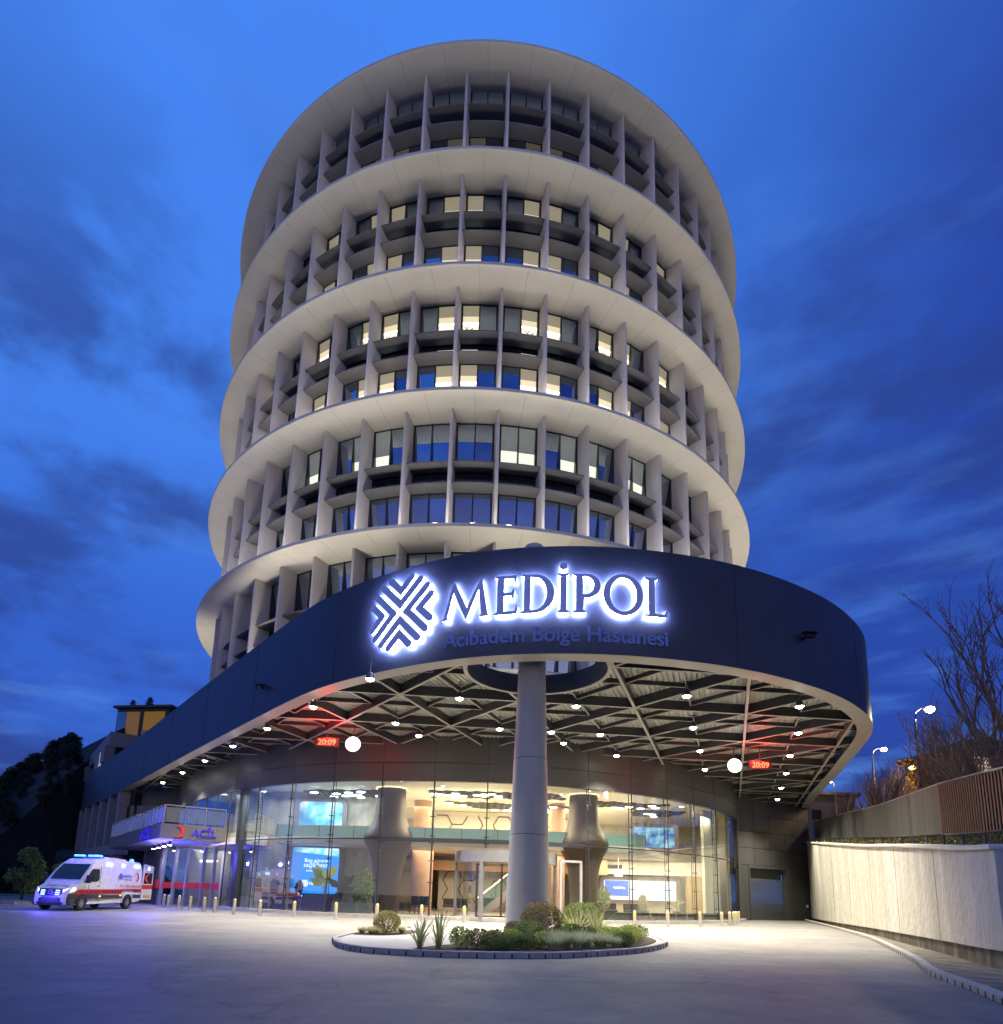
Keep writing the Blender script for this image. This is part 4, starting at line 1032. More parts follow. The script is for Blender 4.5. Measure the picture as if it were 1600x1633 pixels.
# ------------------------------------------------------------------ traffic island
IP = [(-4.35, 18.3), (-3.75, 16.45), (-2.75, 15.3), (-1.0, 14.85), (.5, 14.98), (2.0, 15.5), (3.9, 17.05), (5.2, 18.8), (6.15, 21.2), (6.2, 24.0), (4.6, 26.3), (2, 27.2), (-.6, 26.7), (-2.8, 24.6), (-4.1, 21.4)]
ISL = resample(catmull(IP+[IP[0]], 10), .1)[:-1]
isl_o = ISL; isl_i = offset(ISL, .16, True)
b = MB(); ribbon(b, isl_o, isl_i, 0, .15, True); o = b.build('island_kerb', M_KERB, bevel=.012); tag(o, 'pale kerb ring with drain slots round the planted island', 'kerb')
b = MB(); s_i = cumlen(ISL+[ISL[0]]); s = .3; j = 0
nr = normals(ISL, True)
while s < s_i[-1]:
    p = interp(s, s_i, ISL+[ISL[0]]); q = interp(min(s+.03, s_i[-1]), s_i, ISL+[ISL[0]]); l = hypot(q[0]-p[0], q[1]-p[1]) or 1; d = ((q[0]-p[0])/l, (q[1]-p[1])/l); o_ = (p[0]+d[1]*.003, p[1]-d[0]*.003)
    b.bar((o_[0]-d[0]*.02, o_[1]-d[1]*.02), (o_[0]+d[0]*.02, o_[1]+d[1]*.02), .012, .002, .105)
    b.build('drain_slot', M_JOINT, o); b = MB()
    if j % 3 == 0:
      b.bar((p[0]+d[0]*.2-d[0]*.003, p[1]+d[1]*.2-d[1]*.003), (p[0]+d[0]*.2+d[0]*.003, p[1]+d[1]*.2+d[1]*.003), .01, .01, .15)
      b.build('kerb_joint', M_JOINT, o); b = MB()
    s += .42; j += 1
b = MB(); b.prism(offset(ISL, .155, True), .0, .11); struct(b.build('island_paving', M_PAVE))
soil = catmull([(-1.7, 15.25), (-.2, 15.25), (1.9, 15.85), (3.7, 17.4), (4.9, 19.0), (5.8, 21.3), (5.8, 23.8), (4.3, 25.8), (2, 26.6), (1.0, 25.2), (1.2, 21.6), (.4, 18.4), (-1.0, 16.9)], 6, True)
b = MB(); b.prism(soil, .1, .128); struct(b.build('planting_soil', M_SOIL))
b = MB(); b.prism(catmull([(-4.1, 20.2), (-3.5, 19.7), (-2.6, 20.4), (-2.2, 22.2), (-3, 22.6)], 5, True), .1, .125); struct(b.build('planting_soil', M_SOIL))
Z0 = .12
bush('round_bush', 'small round clipped bush alone on the left end of the island', 'bush', -3.15, 20.6, Z0, .46, .72, 2600, LF_OLIVE, .05, seed=11)
bush('round_bush', 'largest dark clipped round bush right in front of the column', 'bush', 1.85, 20.3, Z0, .70, 1.15, 5200, LF_BOX, .05, seed=12)
bush('round_bush', 'second largest clipped round bush, right of the column', 'bush', 3.55, 22.8, Z0, .76, 1.15, 4200, LF_GREEN, .055, seed=13)
bush('round_bush', 'small clipped bush at the left foot of the column', 'bush', .95, 19.7, Z0, .33, .55, 1500, LF_BOX, .05, seed=14)
bush('round_bush', 'low bright green bush in front of the largest round bush', 'bush', 1.35, 18.5, Z0, .46, .62, 2200, LF_GREEN, .05, seed=15)
bush('round_bush', 'low yellowish clipped bush between the two largest round bushes', 'bush', 2.75, 20.7, Z0, .38, .6, 1700, LF_BRIGHT, .05, seed=16)
bush('round_bush', 'dark low bush beside the striped sword leaves', 'bush', 2.75, 19.6, Z0, .42, .52, 1700, LF_GREEN, .05, seed=17)
rr = random.Random(5)
k = 0
for (x, y, m_, r, h) in [(-.55, 15.95, LF_BRIGHT, .33, .52), (-.15, 16.1, LF_OLIVE, .34, .5), (.22, 15.8, LF_GREEN, .3, .4), (.3, 16.5, LF_OLIVE, .32, .48), (.62, 16.0, LF_GREEN, .32, .38), (.75, 16.9, LF_BRIGHT, .34, .45), (1.05, 16.2, LF_GREEN, .32, .42), (1.25, 17.1, LF_GREEN, .34, .46), (1.5, 16.55, LF_BRIGHT, .3, .45), (4.1, 18.6, LF_BRIGHT, .42, .55), (4.45, 19.4, LF_BRIGHT, .42, .55), (3.8, 19.2, LF_BRIGHT, .40, .5), (4.75, 20.2, LF_BRIGHT, .42, .5), (4.0, 18.0, LF_GREEN, .3, .42), (3.9, 20.3, LF_BRIGHT, .38, .5), (5.1, 21, LF_GREEN, .4, .5), (3.3, 19.9, LF_GREEN, .35, .45)]:
    k += 1
    left = x < 2
    bush('leafy_shrub', ('low %s shrub left of the front grasses, %s from the left' % ({'leaf_bright': 'bright', 'leaf_olive': 'olive', 'leaf_green': 'deep green'}[m_.name], ORD[k-1])) if left else ('low %s shrub at the right island end, %s of its clump' % ({'leaf_bright': 'bright', 'leaf_olive': 'olive', 'leaf_green': 'deep green'}[m_.name], ORD[k-10])), 'shrub', x, y, Z0, r, h, 900, m_, .055, 'front bed shrubs' if left else 'right bed shrubs', 30+k, .3)
for k, (x, y, h, n) in enumerate([(1.75, 16.2, .42, 420), (2.1, 16.7, .42, 420), (2.45, 16.6, .44, 420), (2.8, 17.2, .42, 420), (2.3, 17.3, .42, 420), (3.15, 17.4, .4, 400), (3.4, 18.0, .4, 400), (2.8, 17.9, .42, 400), (2.0, 17.6, .44, 400), (3.7, 17.75, .34, 300)]):
    t = thing('grass_tussock', 'soft grey green grass tussock at the island front, %s from the left' % ORD[k], 'ornamental grass', (x, y, Z0), group='grass tussocks in front'); b = MB(); blades(b, (x, y, Z0), n, h*1.15, .45, .014, rr); b.build('blades', LF_GRASS, t)
for k, (x, y) in enumerate([(-3.85, 20.15), (-3.6, 20.35), (-2.7, 20.9), (-3.4, 20.0)]):
    t = thing('grass_tussock', ['leftmost straw coloured grass tuft beside the lone left bush', 'straw tuft tight against the left foot of the lone bush', 'straw tuft on the right side of the lone bush', 'straw tuft in front of the lone left bush'][k], 'ornamental grass', (x, y, Z0), group='straw tufts'); b = MB(); blades(b, (x, y, Z0), 260, .3, .34, .012, rr); b.build('blades', LF_STRAW, t)
for x, y, h, lb in [(-1.55, 15.55, .82, 'left one of the two spiky sword leaf plants at the island front edge'), (-1.1, 15.75, 1.0, 'right one of the two spiky sword leaf plants at the island front edge')]:
    t = thing('sword_leaf_plant', lb, 'plant', (x, y, Z0)); b = MB(); blades(b, (x, y, Z0), 22, h*1.1, .85, .065, rr, 4); b.build('blades', LF_SWORD, t)
for x, y, h, lb in [(2.95, 20.1, 1.05, 'striped sword leaf plant in front of the second round bush'), (3.6, 20.2, 1.1, 'striped sword leaf plant right of the second round bush')]:
    t = thing('sword_leaf_plant', lb, 'plant', (x, y, Z0)); b = MB(); blades(b, (x, y, Z0), 34, h*1.05, .8, .06, rr, 4); b.build('blades', LF_SWORD, t)

# ------------------------------------------------------------------ bollards
BOL = [(-20.83, 40.95), (-20.06, 40.0), (-18.6, 38.4), (-17.4, 37.3), (-15.86, 35.7), (-14.8, 34.66), (-13.23, 33.4), (-11.55, 32.5), (-9.66, 32.08), (-7.48, 31.84), (-5.42, 31.95), (-3.19, 32.2), (-1.01, 32.14), (3.55, 32.5), (5.81, 33.0), (8.02, 33.5), (9.99, 34.2), (12.15, 35.4), (13.94, 36.9), (15.0, 38.4), (15.68, 39.5), (16.28, 40.65), (17.0, 42.0)]
bp = thing('bollard', 'x', 'bollard', (0, 0, 0))
b = MB(); b.lathe((0, 0, 0), [(.085, 0), (.085, .52)], 20); b.build('post', M_BOLL, bp, local=True, smooth=True)
b = MB(); b.lathe((0, 0, 0), [(.089, .54), (.089, .60)], 20); b.lathe((0, 0, 0), [(.089, .63), (.089, .69)], 20); b.build('yellow_band', M_YEL, bp, local=True, smooth=True)
b = MB(); b.lathe((0, 0, 0), [(.084, .521), (.084, .75), (.075, .785), (.045, .82), (.015, .832)], 20); b.build('cap', M_BOLL, bp, local=True, smooth=True)
ORDN = ['first', 'second', 'third', 'fourth', 'fifth', 'sixth', 'seventh']
for i, (x, y) in enumerate(BOL):
    o = bp if i == 0 else copy_tree(bp); o.location = (x, y, 0)
    if i < 7: o['label'] = '%s steel bollard from the left in the row by the emergency entrance' % ORDN[i]; o['group'] = 'bollards by the emergency entrance'
    elif i < 13: o['label'] = '%s steel bollard from the left before the glass left of the column' % ORDN[i-7]; o['group'] = 'bollards left of the column'
    elif i < 19: o['label'] = '%s steel bollard from the left before the glass right of the column' % ORDN[i-13]; o['group'] = 'bollards right of the column'
    else: o['label'] = '%s steel bollard of the tight cluster at the right end of the glass hall' % ORDN[i-19]; o['group'] = 'bollards clustered at the right end'

# ------------------------------------------------------------------ clocks under the canopy
def clock(x, y, z, dx_, lab, dlab):
    t = thing('digital_clock', lab, 'clock', (x, y, z-.25))
    b = MB(); b.box((x, y, z), (1.25, .12, .46)); b.tube([(x, y, z+.2), (x, y, 9.95)], .025, 6); b.build('case', M_BLACK, t)
    v, f = fit_text('20:09', -.46, .46, -.15, .15, .004, .012); b = MB(); b.add([(x+p[0], y-.07-p[2], z+p[1]) for p in v], f); b.build('digits', M_REDLED, t)
    lamp('digit_glow', 'POINT', (x, y-.5, z+.35), 330, (1, .04, .03), t, .3)
    x2 = x+dx_; t = thing('round_clock', dlab, 'clock', (x2, y, z-.4))
    b = MB(); R_ = Matrix.Rotation(pi/2, 4, 'X'); n = 32
    for y0, r0 in ((y-.10, .38),):
        vs = [(x2+r0*cos(2*pi*i/n), y-.1, z-.08+r0*sin(2*pi*i/n)) for i in range(n)]+[(x2+r0*cos(2*pi*i/n), y-.04, z-.08+r0*sin(2*pi*i/n)) for i in range(n)]
        b.add(vs, [tuple(range(n)), tuple(range(n, 2*n))[::-1]]+[(i, n+i, n+(i+1) % n, (i+1) % n) for i in range(n)])
    b.build('dial', M_DISC, t)
    b = MB(); b.add([(x2+(.42)*cos(2*pi*i/n), y-.035, z-.08+.42*sin(2*pi*i/n)) for i in range(n)]+[(x2+.42*cos(2*pi*i/n), y+.05, z-.08+.42*sin(2*pi*i/n)) for i in range(n)], [tuple(range(n)), tuple(range(n, 2*n))[::-1]]+[(i, n+i, n+(i+1) % n, (i+1) % n) for i in range(n)])
    b.tube([(x2, y, z+.25), (x2, y, 9.95)], .025, 6); b.build('case', M_BLACK, t)
    lamp('dial_glow', 'POINT', (x2, y-.5, z-.1), 35, (.95, .97, 1), t, .3)
clock(-8.35, 31, 8.93, 1.35, 'digital clock with red digits hanging under the left side of the canopy', 'round white glowing clock beside the left digital clock')
clock(14.87, 33, 8.85, -1.42, 'digital clock with red digits hanging under the right side of the canopy', 'round white glowing clock beside the right digital clock')

# ------------------------------------------------------------------ shutter gate wall (right rear)
gw = thing('service_wall', 'tall dark grey panelled wall with roller shutter gate beneath the canopy end', 'wall', (24.5, 52.7, 0))
ga = Vector((20.5, 50.5)); gb = Vector((28.9, 55.3)); gd = (gb-ga).normalized(); gn = Vector((gd.y, -gd.x)); GLn = (gb-ga).length
def gp(u, off=0): q = ga+gd*u+gn*off; return (q.x, q.y)
gu0, gu1, gh = 1.35, 6.1, 4.1
cells_u = [0, 1.3, gu0+.0, 3.9, gu1, 7.6, GLn]
def panel(u0, u1, z0, z1):
    b = MB(); A = gp(u0+.02, 0); B = gp(u1-.02, 0); b.prism([gp(u0+.02, 0), gp(u1-.02, 0), gp(u1-.02, .12), gp(u0+.02, .12)], z0+.02, z1-.02); b.build('wall_panel', M_CLADD, gw)
us = [0, 2.05, 4.1, 6.15, 8.2, GLn]
for z0, z1 in ((4.45, 5.85), (5.85, 7.25), (7.25, 8.65), (8.65, 10.62)):
    for a, c in zip(us, us[1:]): panel(a, c, z0, z1)
for z0, z1 in ((0, 1.5), (1.5, 3.0), (3.0, 4.45)): panel(gu1+.18, GLn, z0, z1)
panel(0, gu0-.18, 0, 4.45)
b = MB(); b.prism([gp(0, -.25), gp(GLn, -.25), gp(GLn, -.01), gp(0, -.01)], 4.2, 10.3); b.prism([gp(0, -.25), gp(gu0-.2, -.25), gp(gu0-.2, -.01), gp(0, -.01)], 0, 4.2); b.prism([gp(gu1+.2, -.25), gp(GLn, -.25), gp(GLn, -.01), gp(gu1+.2, -.01)], 0, 4.2); b.build('backing', M_JOINT, gw)
b = MB()
for u in (gu0-.09, gu1+.09): b.prism([gp(u-.09, -.3), gp(u+.09, -.3), gp(u+.09, .16), gp(u-.09, .16)], 0, 4.2)
b.prism([gp(gu0-.18, -.3), gp(gu1+.18, -.3), gp(gu1+.18, .16), gp(gu0-.18, .16)], 4.2, 4.44); b.build('gate_frame', M_CLADD, gw)
b = MB(); z = .02
while z < 3.3:
    b.prism([gp(gu0, -.28), gp(gu1, -.28), gp(gu1, -.235), gp(gu0, -.235)], z, z+.105); b.prism([gp(gu0, -.235), gp(gu1, -.235), gp(gu1, -.2), gp(gu0, -.2)], z+.03, z+.08); z += .125
b.build('roller_shutter', mat('shutter_metal', (.13, .135, .125), .65, metal=0, spec=.2), gw)
b = MB(); b.prism([gp(gu0, -.6), gp(gu1, -.6), gp(gu1, -.4), gp(gu0, -.4)], 3.3, 4.2); b.build('gate_transom', M_CLADD, gw)
b = MB(); p = gp(8.2+.6, .16); b.box((p[0], p[1], 1.2), (.16, .08, .24), atan2(gd.y, gd.x)); b.build('switch_box', M_WHITE, gw)

# ------------------------------------------------------------------ retaining wall, fence, kerb (right)
WP = [(28.9, 55.6, 6.95), (25.6, 48, 6.2), (22.2, 39.6, 5.35), (18.9, 31, 4.5), (16.3, 24.8, 3.95), (14.1, 19.6, 3.45), (12.6, 16.2, 3.12), (11.95, 14.5, 3.0)]
WC = resample(catmull(WP, 8), .4)
W2 = [(p[0], p[1]) for p in WC]; nW = len(W2)
rw = thing('retaining_wall', 'white rough stucco retaining wall curving along the right side of the drive', 'wall', (16, 26, 0))
seg = list(range(0, nW, 14))+([nW-1] if (nW-1) % 14 else [])
zbw = lambda t: .22+.32*t
for a, c in zip(seg, seg[1:]):
    C0 = W2[a:c+1]; L0 = offset(W2, .0)[a:c+1]; L1 = offset(W2, .45)[a:c+1]
    z1 = [WC[i][2]-.14 for i in range(a, c+1)]; zz = [zbw(i/nW) for i in range(a, c+1)]
    b = MB(); ribbon(b, L0, L1, lambda i: zz[i], lambda i: z1[i]); b.build('stucco_panel', M_STUC, rw)
    b = MB(); ribbon(b, offset(W2, -.10)[a:c+1], offset(W2, .52)[a:c+1], lambda i: z1[i]+.003, lambda i: z1[i]+.14); b.build('coping', M_COPE, rw, bevel=.03)
b = MB(); ribbon(b, offset(W2, .14), offset(W2, .5), 0.0, lambda i: zbw(i/nW)+.05); b.build('footing', M_BASE, rw)
jb = MB()
for a in seg[1:-1]:
    p = offset(W2, -.002)[a]; q = W2[a+1]; d = (q[0]-W2[a][0], q[1]-W2[a][1]); l = hypot(*d); d = (d[0]/l, d[1]/l)
    jb.bar((p[0]-d[0]*.008, p[1]-d[1]*.008), (p[0]+d[0]*.008, p[1]+d[1]*.008), .01, zbw(a/nW)+.01, WC[a][2]-.15)
jb.build('panel_joint', M_BASE, rw)
# returning wall at the right edge
rt = MB(); rt.bar((12.15, 14.35), (15.5, 11.5), .45, .4, 2.86); rt.bar((12.15, 14.35), (15.5, 11.5), .62, 2.87, 3.0); o = rt.build('return_wall', M_STUC, rw)
# garden terrace behind the wall
g = MB(); T0 = offset(W2, .5); vs = []; fs = []
for i, p in enumerate(T0):
    z = WC[i][2]-.25; vs += [(p[0], p[1], z), (p[0]+9, p[1]+2.5, z+.4), (p[0]+90, p[1]+20, z+1.0)]
for i in range(nW-1):
    for k in (0, 1): fs.append((i*3+k, i*3+k+1, i*3+k+4, i*3+k+3))
g.add(vs, fs)
z = WC[-1][2]-.25; p = T0[-1]; g.add([(p[0], p[1], z), (p[0]+90, p[1]+20, z+1), (p[0]+90, p[1]-10, z+1), (p[0]+4, p[1]-4, z)], [(0, 3, 2, 1)])
z = WC[0][2]-.25; p = T0[0]; g.add([(p[0], p[1], z), (p[0]+90, p[1]+20, z+1), (p[0]+90, 130, z+1), (p[0], 130, z)], [(0, 1, 2, 3)])
struct(g.build('garden_terrace', M_HILL))
# fence
fo = offset(W2, .62); fz0 = [interp(y, [14, 26, 56], [3.32, 4.38, 7.3]) for (_, y) in fo]; fz1 = [interp(y, [14, 20, 29, 56], [4.82, 5.5, 6.2, 8.7]) for (_, y) in fo]
fe = thing('panel_fence', 'dark metal panel fence standing above the white retaining wall', 'fence', (16, 26.5, 4))
stops = list(range(0, nW, 5))+([nW-1] if (nW-1) % 5 else [])
for a, c in zip(stops, stops[1:]):
    yy = fo[a][1]
    if yy > 21.5:
        b = MB(); C0 = fo[a:c+1]
        vs = [fo[a], fo[c]]; d = (fo[c][0]-fo[a][0], fo[c][1]-fo[a][1]); l = hypot(*d); e = (d[0]/l*.02, d[1]/l*.02); n_ = (-d[1]/l*.03, d[0]/l*.03)
        A = (fo[a][0]+e[0], fo[a][1]+e[1]); B = (fo[c][0]-e[0], fo[c][1]-e[1])
        b.add([(A[0]-n_[0], A[1]-n_[1], fz0[a]), (B[0]-n_[0], B[1]-n_[1], fz0[c]), (B[0]+n_[0], B[1]+n_[1], fz0[c]), (A[0]+n_[0], A[1]+n_[1], fz0[a]), (A[0]-n_[0], A[1]-n_[1], fz1[a]), (B[0]-n_[0], B[1]-n_[1], fz1[c]), (B[0]+n_[0], B[1]+n_[1], fz1[c]), (A[0]+n_[0], A[1]+n_[1], fz1[a])], [(0, 3, 2, 1), (4, 5, 6, 7), (0, 1, 5, 4), (1, 2, 6, 5), (2, 3, 7, 6), (3, 0, 4, 7)])
        b.build('fence_panel', M_FENCE, fe)
    else:
        b = MB(); n = 9; an = atan2(fo[c][1]-fo[a][1], fo[c][0]-fo[a][0]); L_ = hypot(fo[c][0]-fo[a][0], fo[c][1]-fo[a][1])
        for k in range(n):
            t = (k+.5)/n; x = fo[a][0]+(fo[c][0]-fo[a][0])*t; y = fo[a][1]+(fo[c][1]-fo[a][1])*t; h0 = fz0[a]+(fz0[c]-fz0[a])*t; h1 = fz1[a]+(fz1[c]-fz1[a])*t
            b.box((x, y, (h0+h1)/2), (L_/n*.52, .09, h1-h0-.02), an, 0); b.box((x+cos(an)*L_/n*.5, y+sin(an)*L_/n*.5, (h0+h1)/2), (L_/n*.4, .012, h1-h0-.02), an, 1)
        for h in (fz0, fz1):
            b.tube([(*fo[a], h[a]), (*fo[c], h[c])], .035, 6, 1)
        b.build('slat_panel', [M_SLAT, M_DSTEEL], fe)
for i in stops:
    b = MB(); b.tube([(*fo[i], fz0[i]-1.0), (*fo[i], fz1[i]+.02)], .03, 8); b.build('fence_post', M_DSTEEL, fe)
b = MB()
for i in range(nW-1):
    b.tube([(*fo[i], fz1[i]+.03), (*fo[i+1], fz1[i+1]+.03)], .025, 6, cap=False)
b.build('top_rail', M_STEEL, fe)
rr = random.Random(8); b = MB()
for i in range(0, nW, 1):
    p = offset(W2, .95)[i]; leaves(b, (p[0], p[1], WC[i][2]+.12), (.35, .4, .32), 90, .09, rr, 0)
tag(b.build('low_hedge', LF_OLIVE), 'low leafy hedge showing in the gap between wall coping and fence', 'hedge')
# kerb along the wall
KP = [(27.9, 54.6), (26.3, 51.3), (21.5, 38.8), (17.5, 29.0), (14.0, 21.8), (11.7, 17.3), (10.0, 14.3), (8.9, 11.6), (8.15, 9.9), (7.4, 7.6), (6.9, 5)]
KC = resample(catmull(KP, 8), .25); b = MB(); ribbon(b, KC, offset(KC, .2), 0, .14); ko = tag(b.build('side_kerb', M_KERB, bevel=.015), 'long pale kerb with drain slots curving along the right wall', 'kerb')
b = MB(); ks = cumlen(KC); s = .3
while s < ks[-1]-.3:
    p = interp(s, ks, KC); q = interp(s+.03, ks, KC); l = hypot(q[0]-p[0], q[1]-p[1]); d = ((q[0]-p[0])/l, (q[1]-p[1])/l); o_ = (p[0]+d[1]*.003, p[1]-d[0]*.003)
    b.bar((o_[0]-d[0]*.02, o_[1]-d[1]*.02), (o_[0]+d[0]*.02, o_[1]+d[1]*.02), .012, .002, .10); s += .42
b.build('drain_slot', M_JOINT, ko)
b = MB(); K2 = offset(KC, .19); Wf = [(p[0]+.2, p[1]) for p in W2]
n = len(K2); Wr = resample(Wf+[(11.5, 11), (11.3, 5)], 1.0); ws = cumlen(Wr); Wr = [interp(ws[-1]*i/(n-1), ws, Wr) for i in range(n)]
ribbon(b, K2, Wr, 0.0, .075); struct(b.build('side_pavement', M_BASE))

# ------------------------------------------------------------------ emergency porch (left)
po = thing('emergency_porch', 'grey emergency porch slab marked ACİL with glass balcony above', 'porch', (-19.6, 37.1, 4.2))
PC = [(-19.6, 37.1), (-16.5, 39.15), (-17.6, 40.9), (-28.2, 54.3), (-31.1, 51.2)]
b = MB(); b.prism(PC, 4.22, 5.1); b.build('slab', mat('porch_panel', (.17, .155, .15), .5, var=.05), po)
b = MB(); b.prism([(-19.57, 37.18), (-16.6, 39.15), (-17.7, 40.8), (-28.2, 54.1), (-30.95, 51.2)], 4.19, 4.217); b.build('soffit', mat('porch_soffit', (.60, .58, .56), .5), po)
def rail(A, B, n, lit):
    A = Vector(A); B = Vector(B); b = MB(); g_ = MB()
    for i in range(n+1):
        p = A+(B-A)*i/n; b.tube([(p.x, p.y, 5.1), (p.x, p.y, 6.2)], .025, 6)
        if i < n:
            q = A+(B-A)*(i+1)/n; d = (q-p).normalized(); g_.bar(p+d*.06, q-d*.06, .012, 5.2, 6.1)
    b.bar(A, B, .06, 6.2, 6.25); return b, g_
b, g_ = rail((-19.55, 37.2), (-31.0, 51.15), 18, 0); b.build('railing', M_STEEL, po); g_.build('rail_glass', mat('frosted_glass', (.55, .58, .66), .3, var=.3, scale=1.5), po)
b, g_ = rail((-19.5, 37.2), (-16.6, 39.1), 3, 0); b.build('railing', M_STEEL, po); g_.build('rail_glass', M_GLB, po)
fd = Vector((3.1, 2.05)).normalized(); fn = Vector((fd.y, -fd.x))
def pp(u, z, off=.0): q = Vector((-19.6, 37.1))+fd*u+fn*off; return (q.x, q.y, z)
# ACIL lettering and crescent
v, f = fit_text('ACİL', 1.75, 3.15, 4.42, 4.86, .03, .02); b = MB(); b.add([pp(p[0], p[1], .06+p[2]) for p in v], f); b.build('lettering', M_ACIL, po)
b = MB(); Pc = arc(1.0, 4.66, .33, .36, 125, -125, 24)+arc(.88, 4.66, .27, .30, -118, 118, 22)
v, f = curve_mesh([Pc], .03); b.add([pp(p[0], p[1], .06+p[2]) for p in v], f); b.build('crescent', M_REDB, po)
b = MB()
for z in (4.52, 4.8): b.bar(pp(1.3, z, .02)[:2], pp(3.1, z, .02)[:2], .02, z, z+.02)
b.build('sign_rail', M_STEEL, po)
ld = Vector((-11.5, 14.1)).normalized(); ln = Vector((-ld.y, ld.x))
v, f = fit_text('ACİL', -5.6, -2.2, 4.36, 4.92, .03, .02); b = MB(); b.add([((-19.6+ld.x*(-p[0])+ln.x*(.06+p[2])), (37.1+ld.y*(-p[0])+ln.y*(.06+p[2])), p[1]) for p in v], f); b.build('lettering', M_ACIL, po)
for i in range(4):
    t = i/3; x = -20.1-3.6*t; y = 39.4+4.9*t
    q = thing('porch_lamp', 'small round downlight in the emergency porch ceiling, %s from the front corner' % ['first', 'second', 'third', 'fourth'][i], 'lamp', (x, y, 3.9), group='porch downlights')
    b = MB(); b.lathe((x, y, 3.93), [(.12, 0), (.09, .24)], 14); b.build('housing', M_DSTEEL, q)
    b = MB(); b.lathe((x, y, 3.90), [(.11, 0), (.11, .025)], 14); b.build('lens', M_LAMP, q)
    lamp('lamp_light', 'SPOT', (x, y, 3.85), 160, (1, .95, .88), q, .1, radians(140), (0, 0, 0), 1.)
# emergency entrance wall
ew = thing('emergency_entrance', 'dark panelled emergency entrance wall with glass doors and red stripe', 'entrance', (-23.4, 45, 0))
b = MB(); b.bar((-29.6, 54.2), (-23.4, 45.2), .3, 0, 4.18); b.build('wall', mat('violet_grey_wall', (.14, .135, .15), .5, var=.06), ew)
b = MB()
for t in (.2, .4, .6, .8):
    x = -29.6+6.2*t; y = 54.2-9*t; b.bar((x+.13, y+.08), (x+.16, y+.04), .02, 0, 4.1)
b.build('panel_joint', M_JOINT, ew)
b = MB(); b.bar((-29.5, 53.77), (-23.35, 44.87), .33, 1.15, 1.75); b.build('red_stripe', mat('red_stripe', (.55, .03, .03), .5, var=0), ew)
dpts = [(-23.2, 45.0), (-22.1, 44.5), (-21.0, 44.0), (-19.6, 43.4), (-18.3, 42.1), (-17.4, 41.1)]
for a, c in zip(dpts, dpts[1:]):
    b = MB(); dd = Vector((c[0]-a[0], c[1]-a[1])).normalized()
    b.box((a[0], a[1], 2.05), (.14, .22, 4.1), atan2(dd.y, dd.x)); b.build('door_post', mat('alu_post', (.45, .45, .50), .35, metal=.5), ew)
    b = MB(); b.bar((a[0]+dd.x*.1, a[1]+dd.y*.1), (c[0]-dd.x*.1, c[1]-dd.y*.1), .02, .1, 4.1); b.build('door_glass', M_GL, ew)
    b = MB(); b.bar((a[0]+dd.x*.1+dd.y*.03, a[1]+dd.y*.1-dd.x*.03), (c[0]-dd.x*.1+dd.y*.03, c[1]-dd.y*.1-dd.x*.03), .01, 1.2, 1.62); b.build('red_stripe', mat('red_stripe'), ew)
b = MB(); b.prism([(-22.8, 47.6), (-18.4, 45.6), (-18.2, 46), (-22.6, 48)], 0, 4.1); b.build('inner_wall', M_WHITE, ew)
b = MB(); b.box((-20.0, 45.0, 3.2), (1.6, .1, .12), -.4); b.build('light_bar', M_TUBE, ew)
lamp('vestibule_light', 'AREA', (-20.6, 45.2, 4.0), 45, (.9, .93, 1), ew, 2)
# terrace recess: wall behind balcony with dark glazing
tr = thing('terrace_wall', 'dark recessed terrace wall with windows behind the glass balcony', 'wall', (-30, 56, 5))
b = MB(); b.bar((-35.5, 58.8), (-28.2, 56.2), .3, 5.1, 10.3); b.build('wall', M_CLADD, tr)
b = MB(); b.bar((-34.4, 58.0), (-29.6, 56.35), .2, 5.2, 8.6); b.build('window', M_VGLASS, tr)
# long wing below the fascia at far left
wg = thing('left_wing', 'long grey hospital wing with square pillars running under the far end of the fascia', 'building', (-41, 65, 0))
wd = Vector((-14.7, 17.0)).normalized(); wn = Vector((-wd.y, wd.x)); w0 = Vector((-34.4, 57.2))
def wp(u, off=0): q = w0+wd*u+wn*off; return (q.x, q.y)
for i, u in enumerate((0, 4.6, 9.2, 13.8, 18.4, 22.2)):
    b = MB(); b.prism([wp(u, -.9), wp(u+1.0, -.9), wp(u+1.0, -.03), wp(u, -.03)], 0, 9.88); b.build('pillar', mat('wing_pillar', (.22, .21, .24), .6), wg)
b = MB(); b.prism([wp(-1, -1.6), wp(22.5, -1.6), wp(22.5, -1.2), wp(-1, -1.2)], 0, 9.8); b.build('dark_glazing', M_VGLASS, wg)
b = MB(); b.prism([wp(-1, -1.1), wp(23, -1.1), wp(23, -.05), wp(-1, -.05)], 4.0, 5.0); b.build('floor_band', mat('wing_pillar'), wg)
# upper rear volume
ub = thing('rear_block', 'grey rooftop block with open lit terrace behind the left fascia', 'building', (-45, 70, 0))
PB = [(-41.6, 66.0), (-52.7, 80.0), (-47.0, 84.5), (-36.0, 70.5)]
b = MB(); b.prism(PB, 16.2, 17.8); b.build('parapet', mat('block_grey', (.17, .17, .21), .6), ub)
b = MB(); b.prism([(-42.5, 68.0), (-51.7, 79.8), (-47.3, 83.3), (-38, 71.3)], 0, 16.2); b.build('wall', mat('block_dark', (.05, .05, .07), .6), ub)
for x, y in ((-41.75, 66.2), (-44.9, 70.2), (-52.4, 79.7)):
    b = MB(); b.box((x, y, 15.2), (1.0, 1.0, 2.0), .9); b.build('pillar', mat('block_grey'), ub)
b = MB(); b.prism([(-44.2, 68.9), (-46.5, 71.8), (-46.4, 71.9), (-44.1, 69.0)], 13.2, 16.1); b.build('lit_window', emis('terrace_glow', (.75, .8, .85), .35), ub)
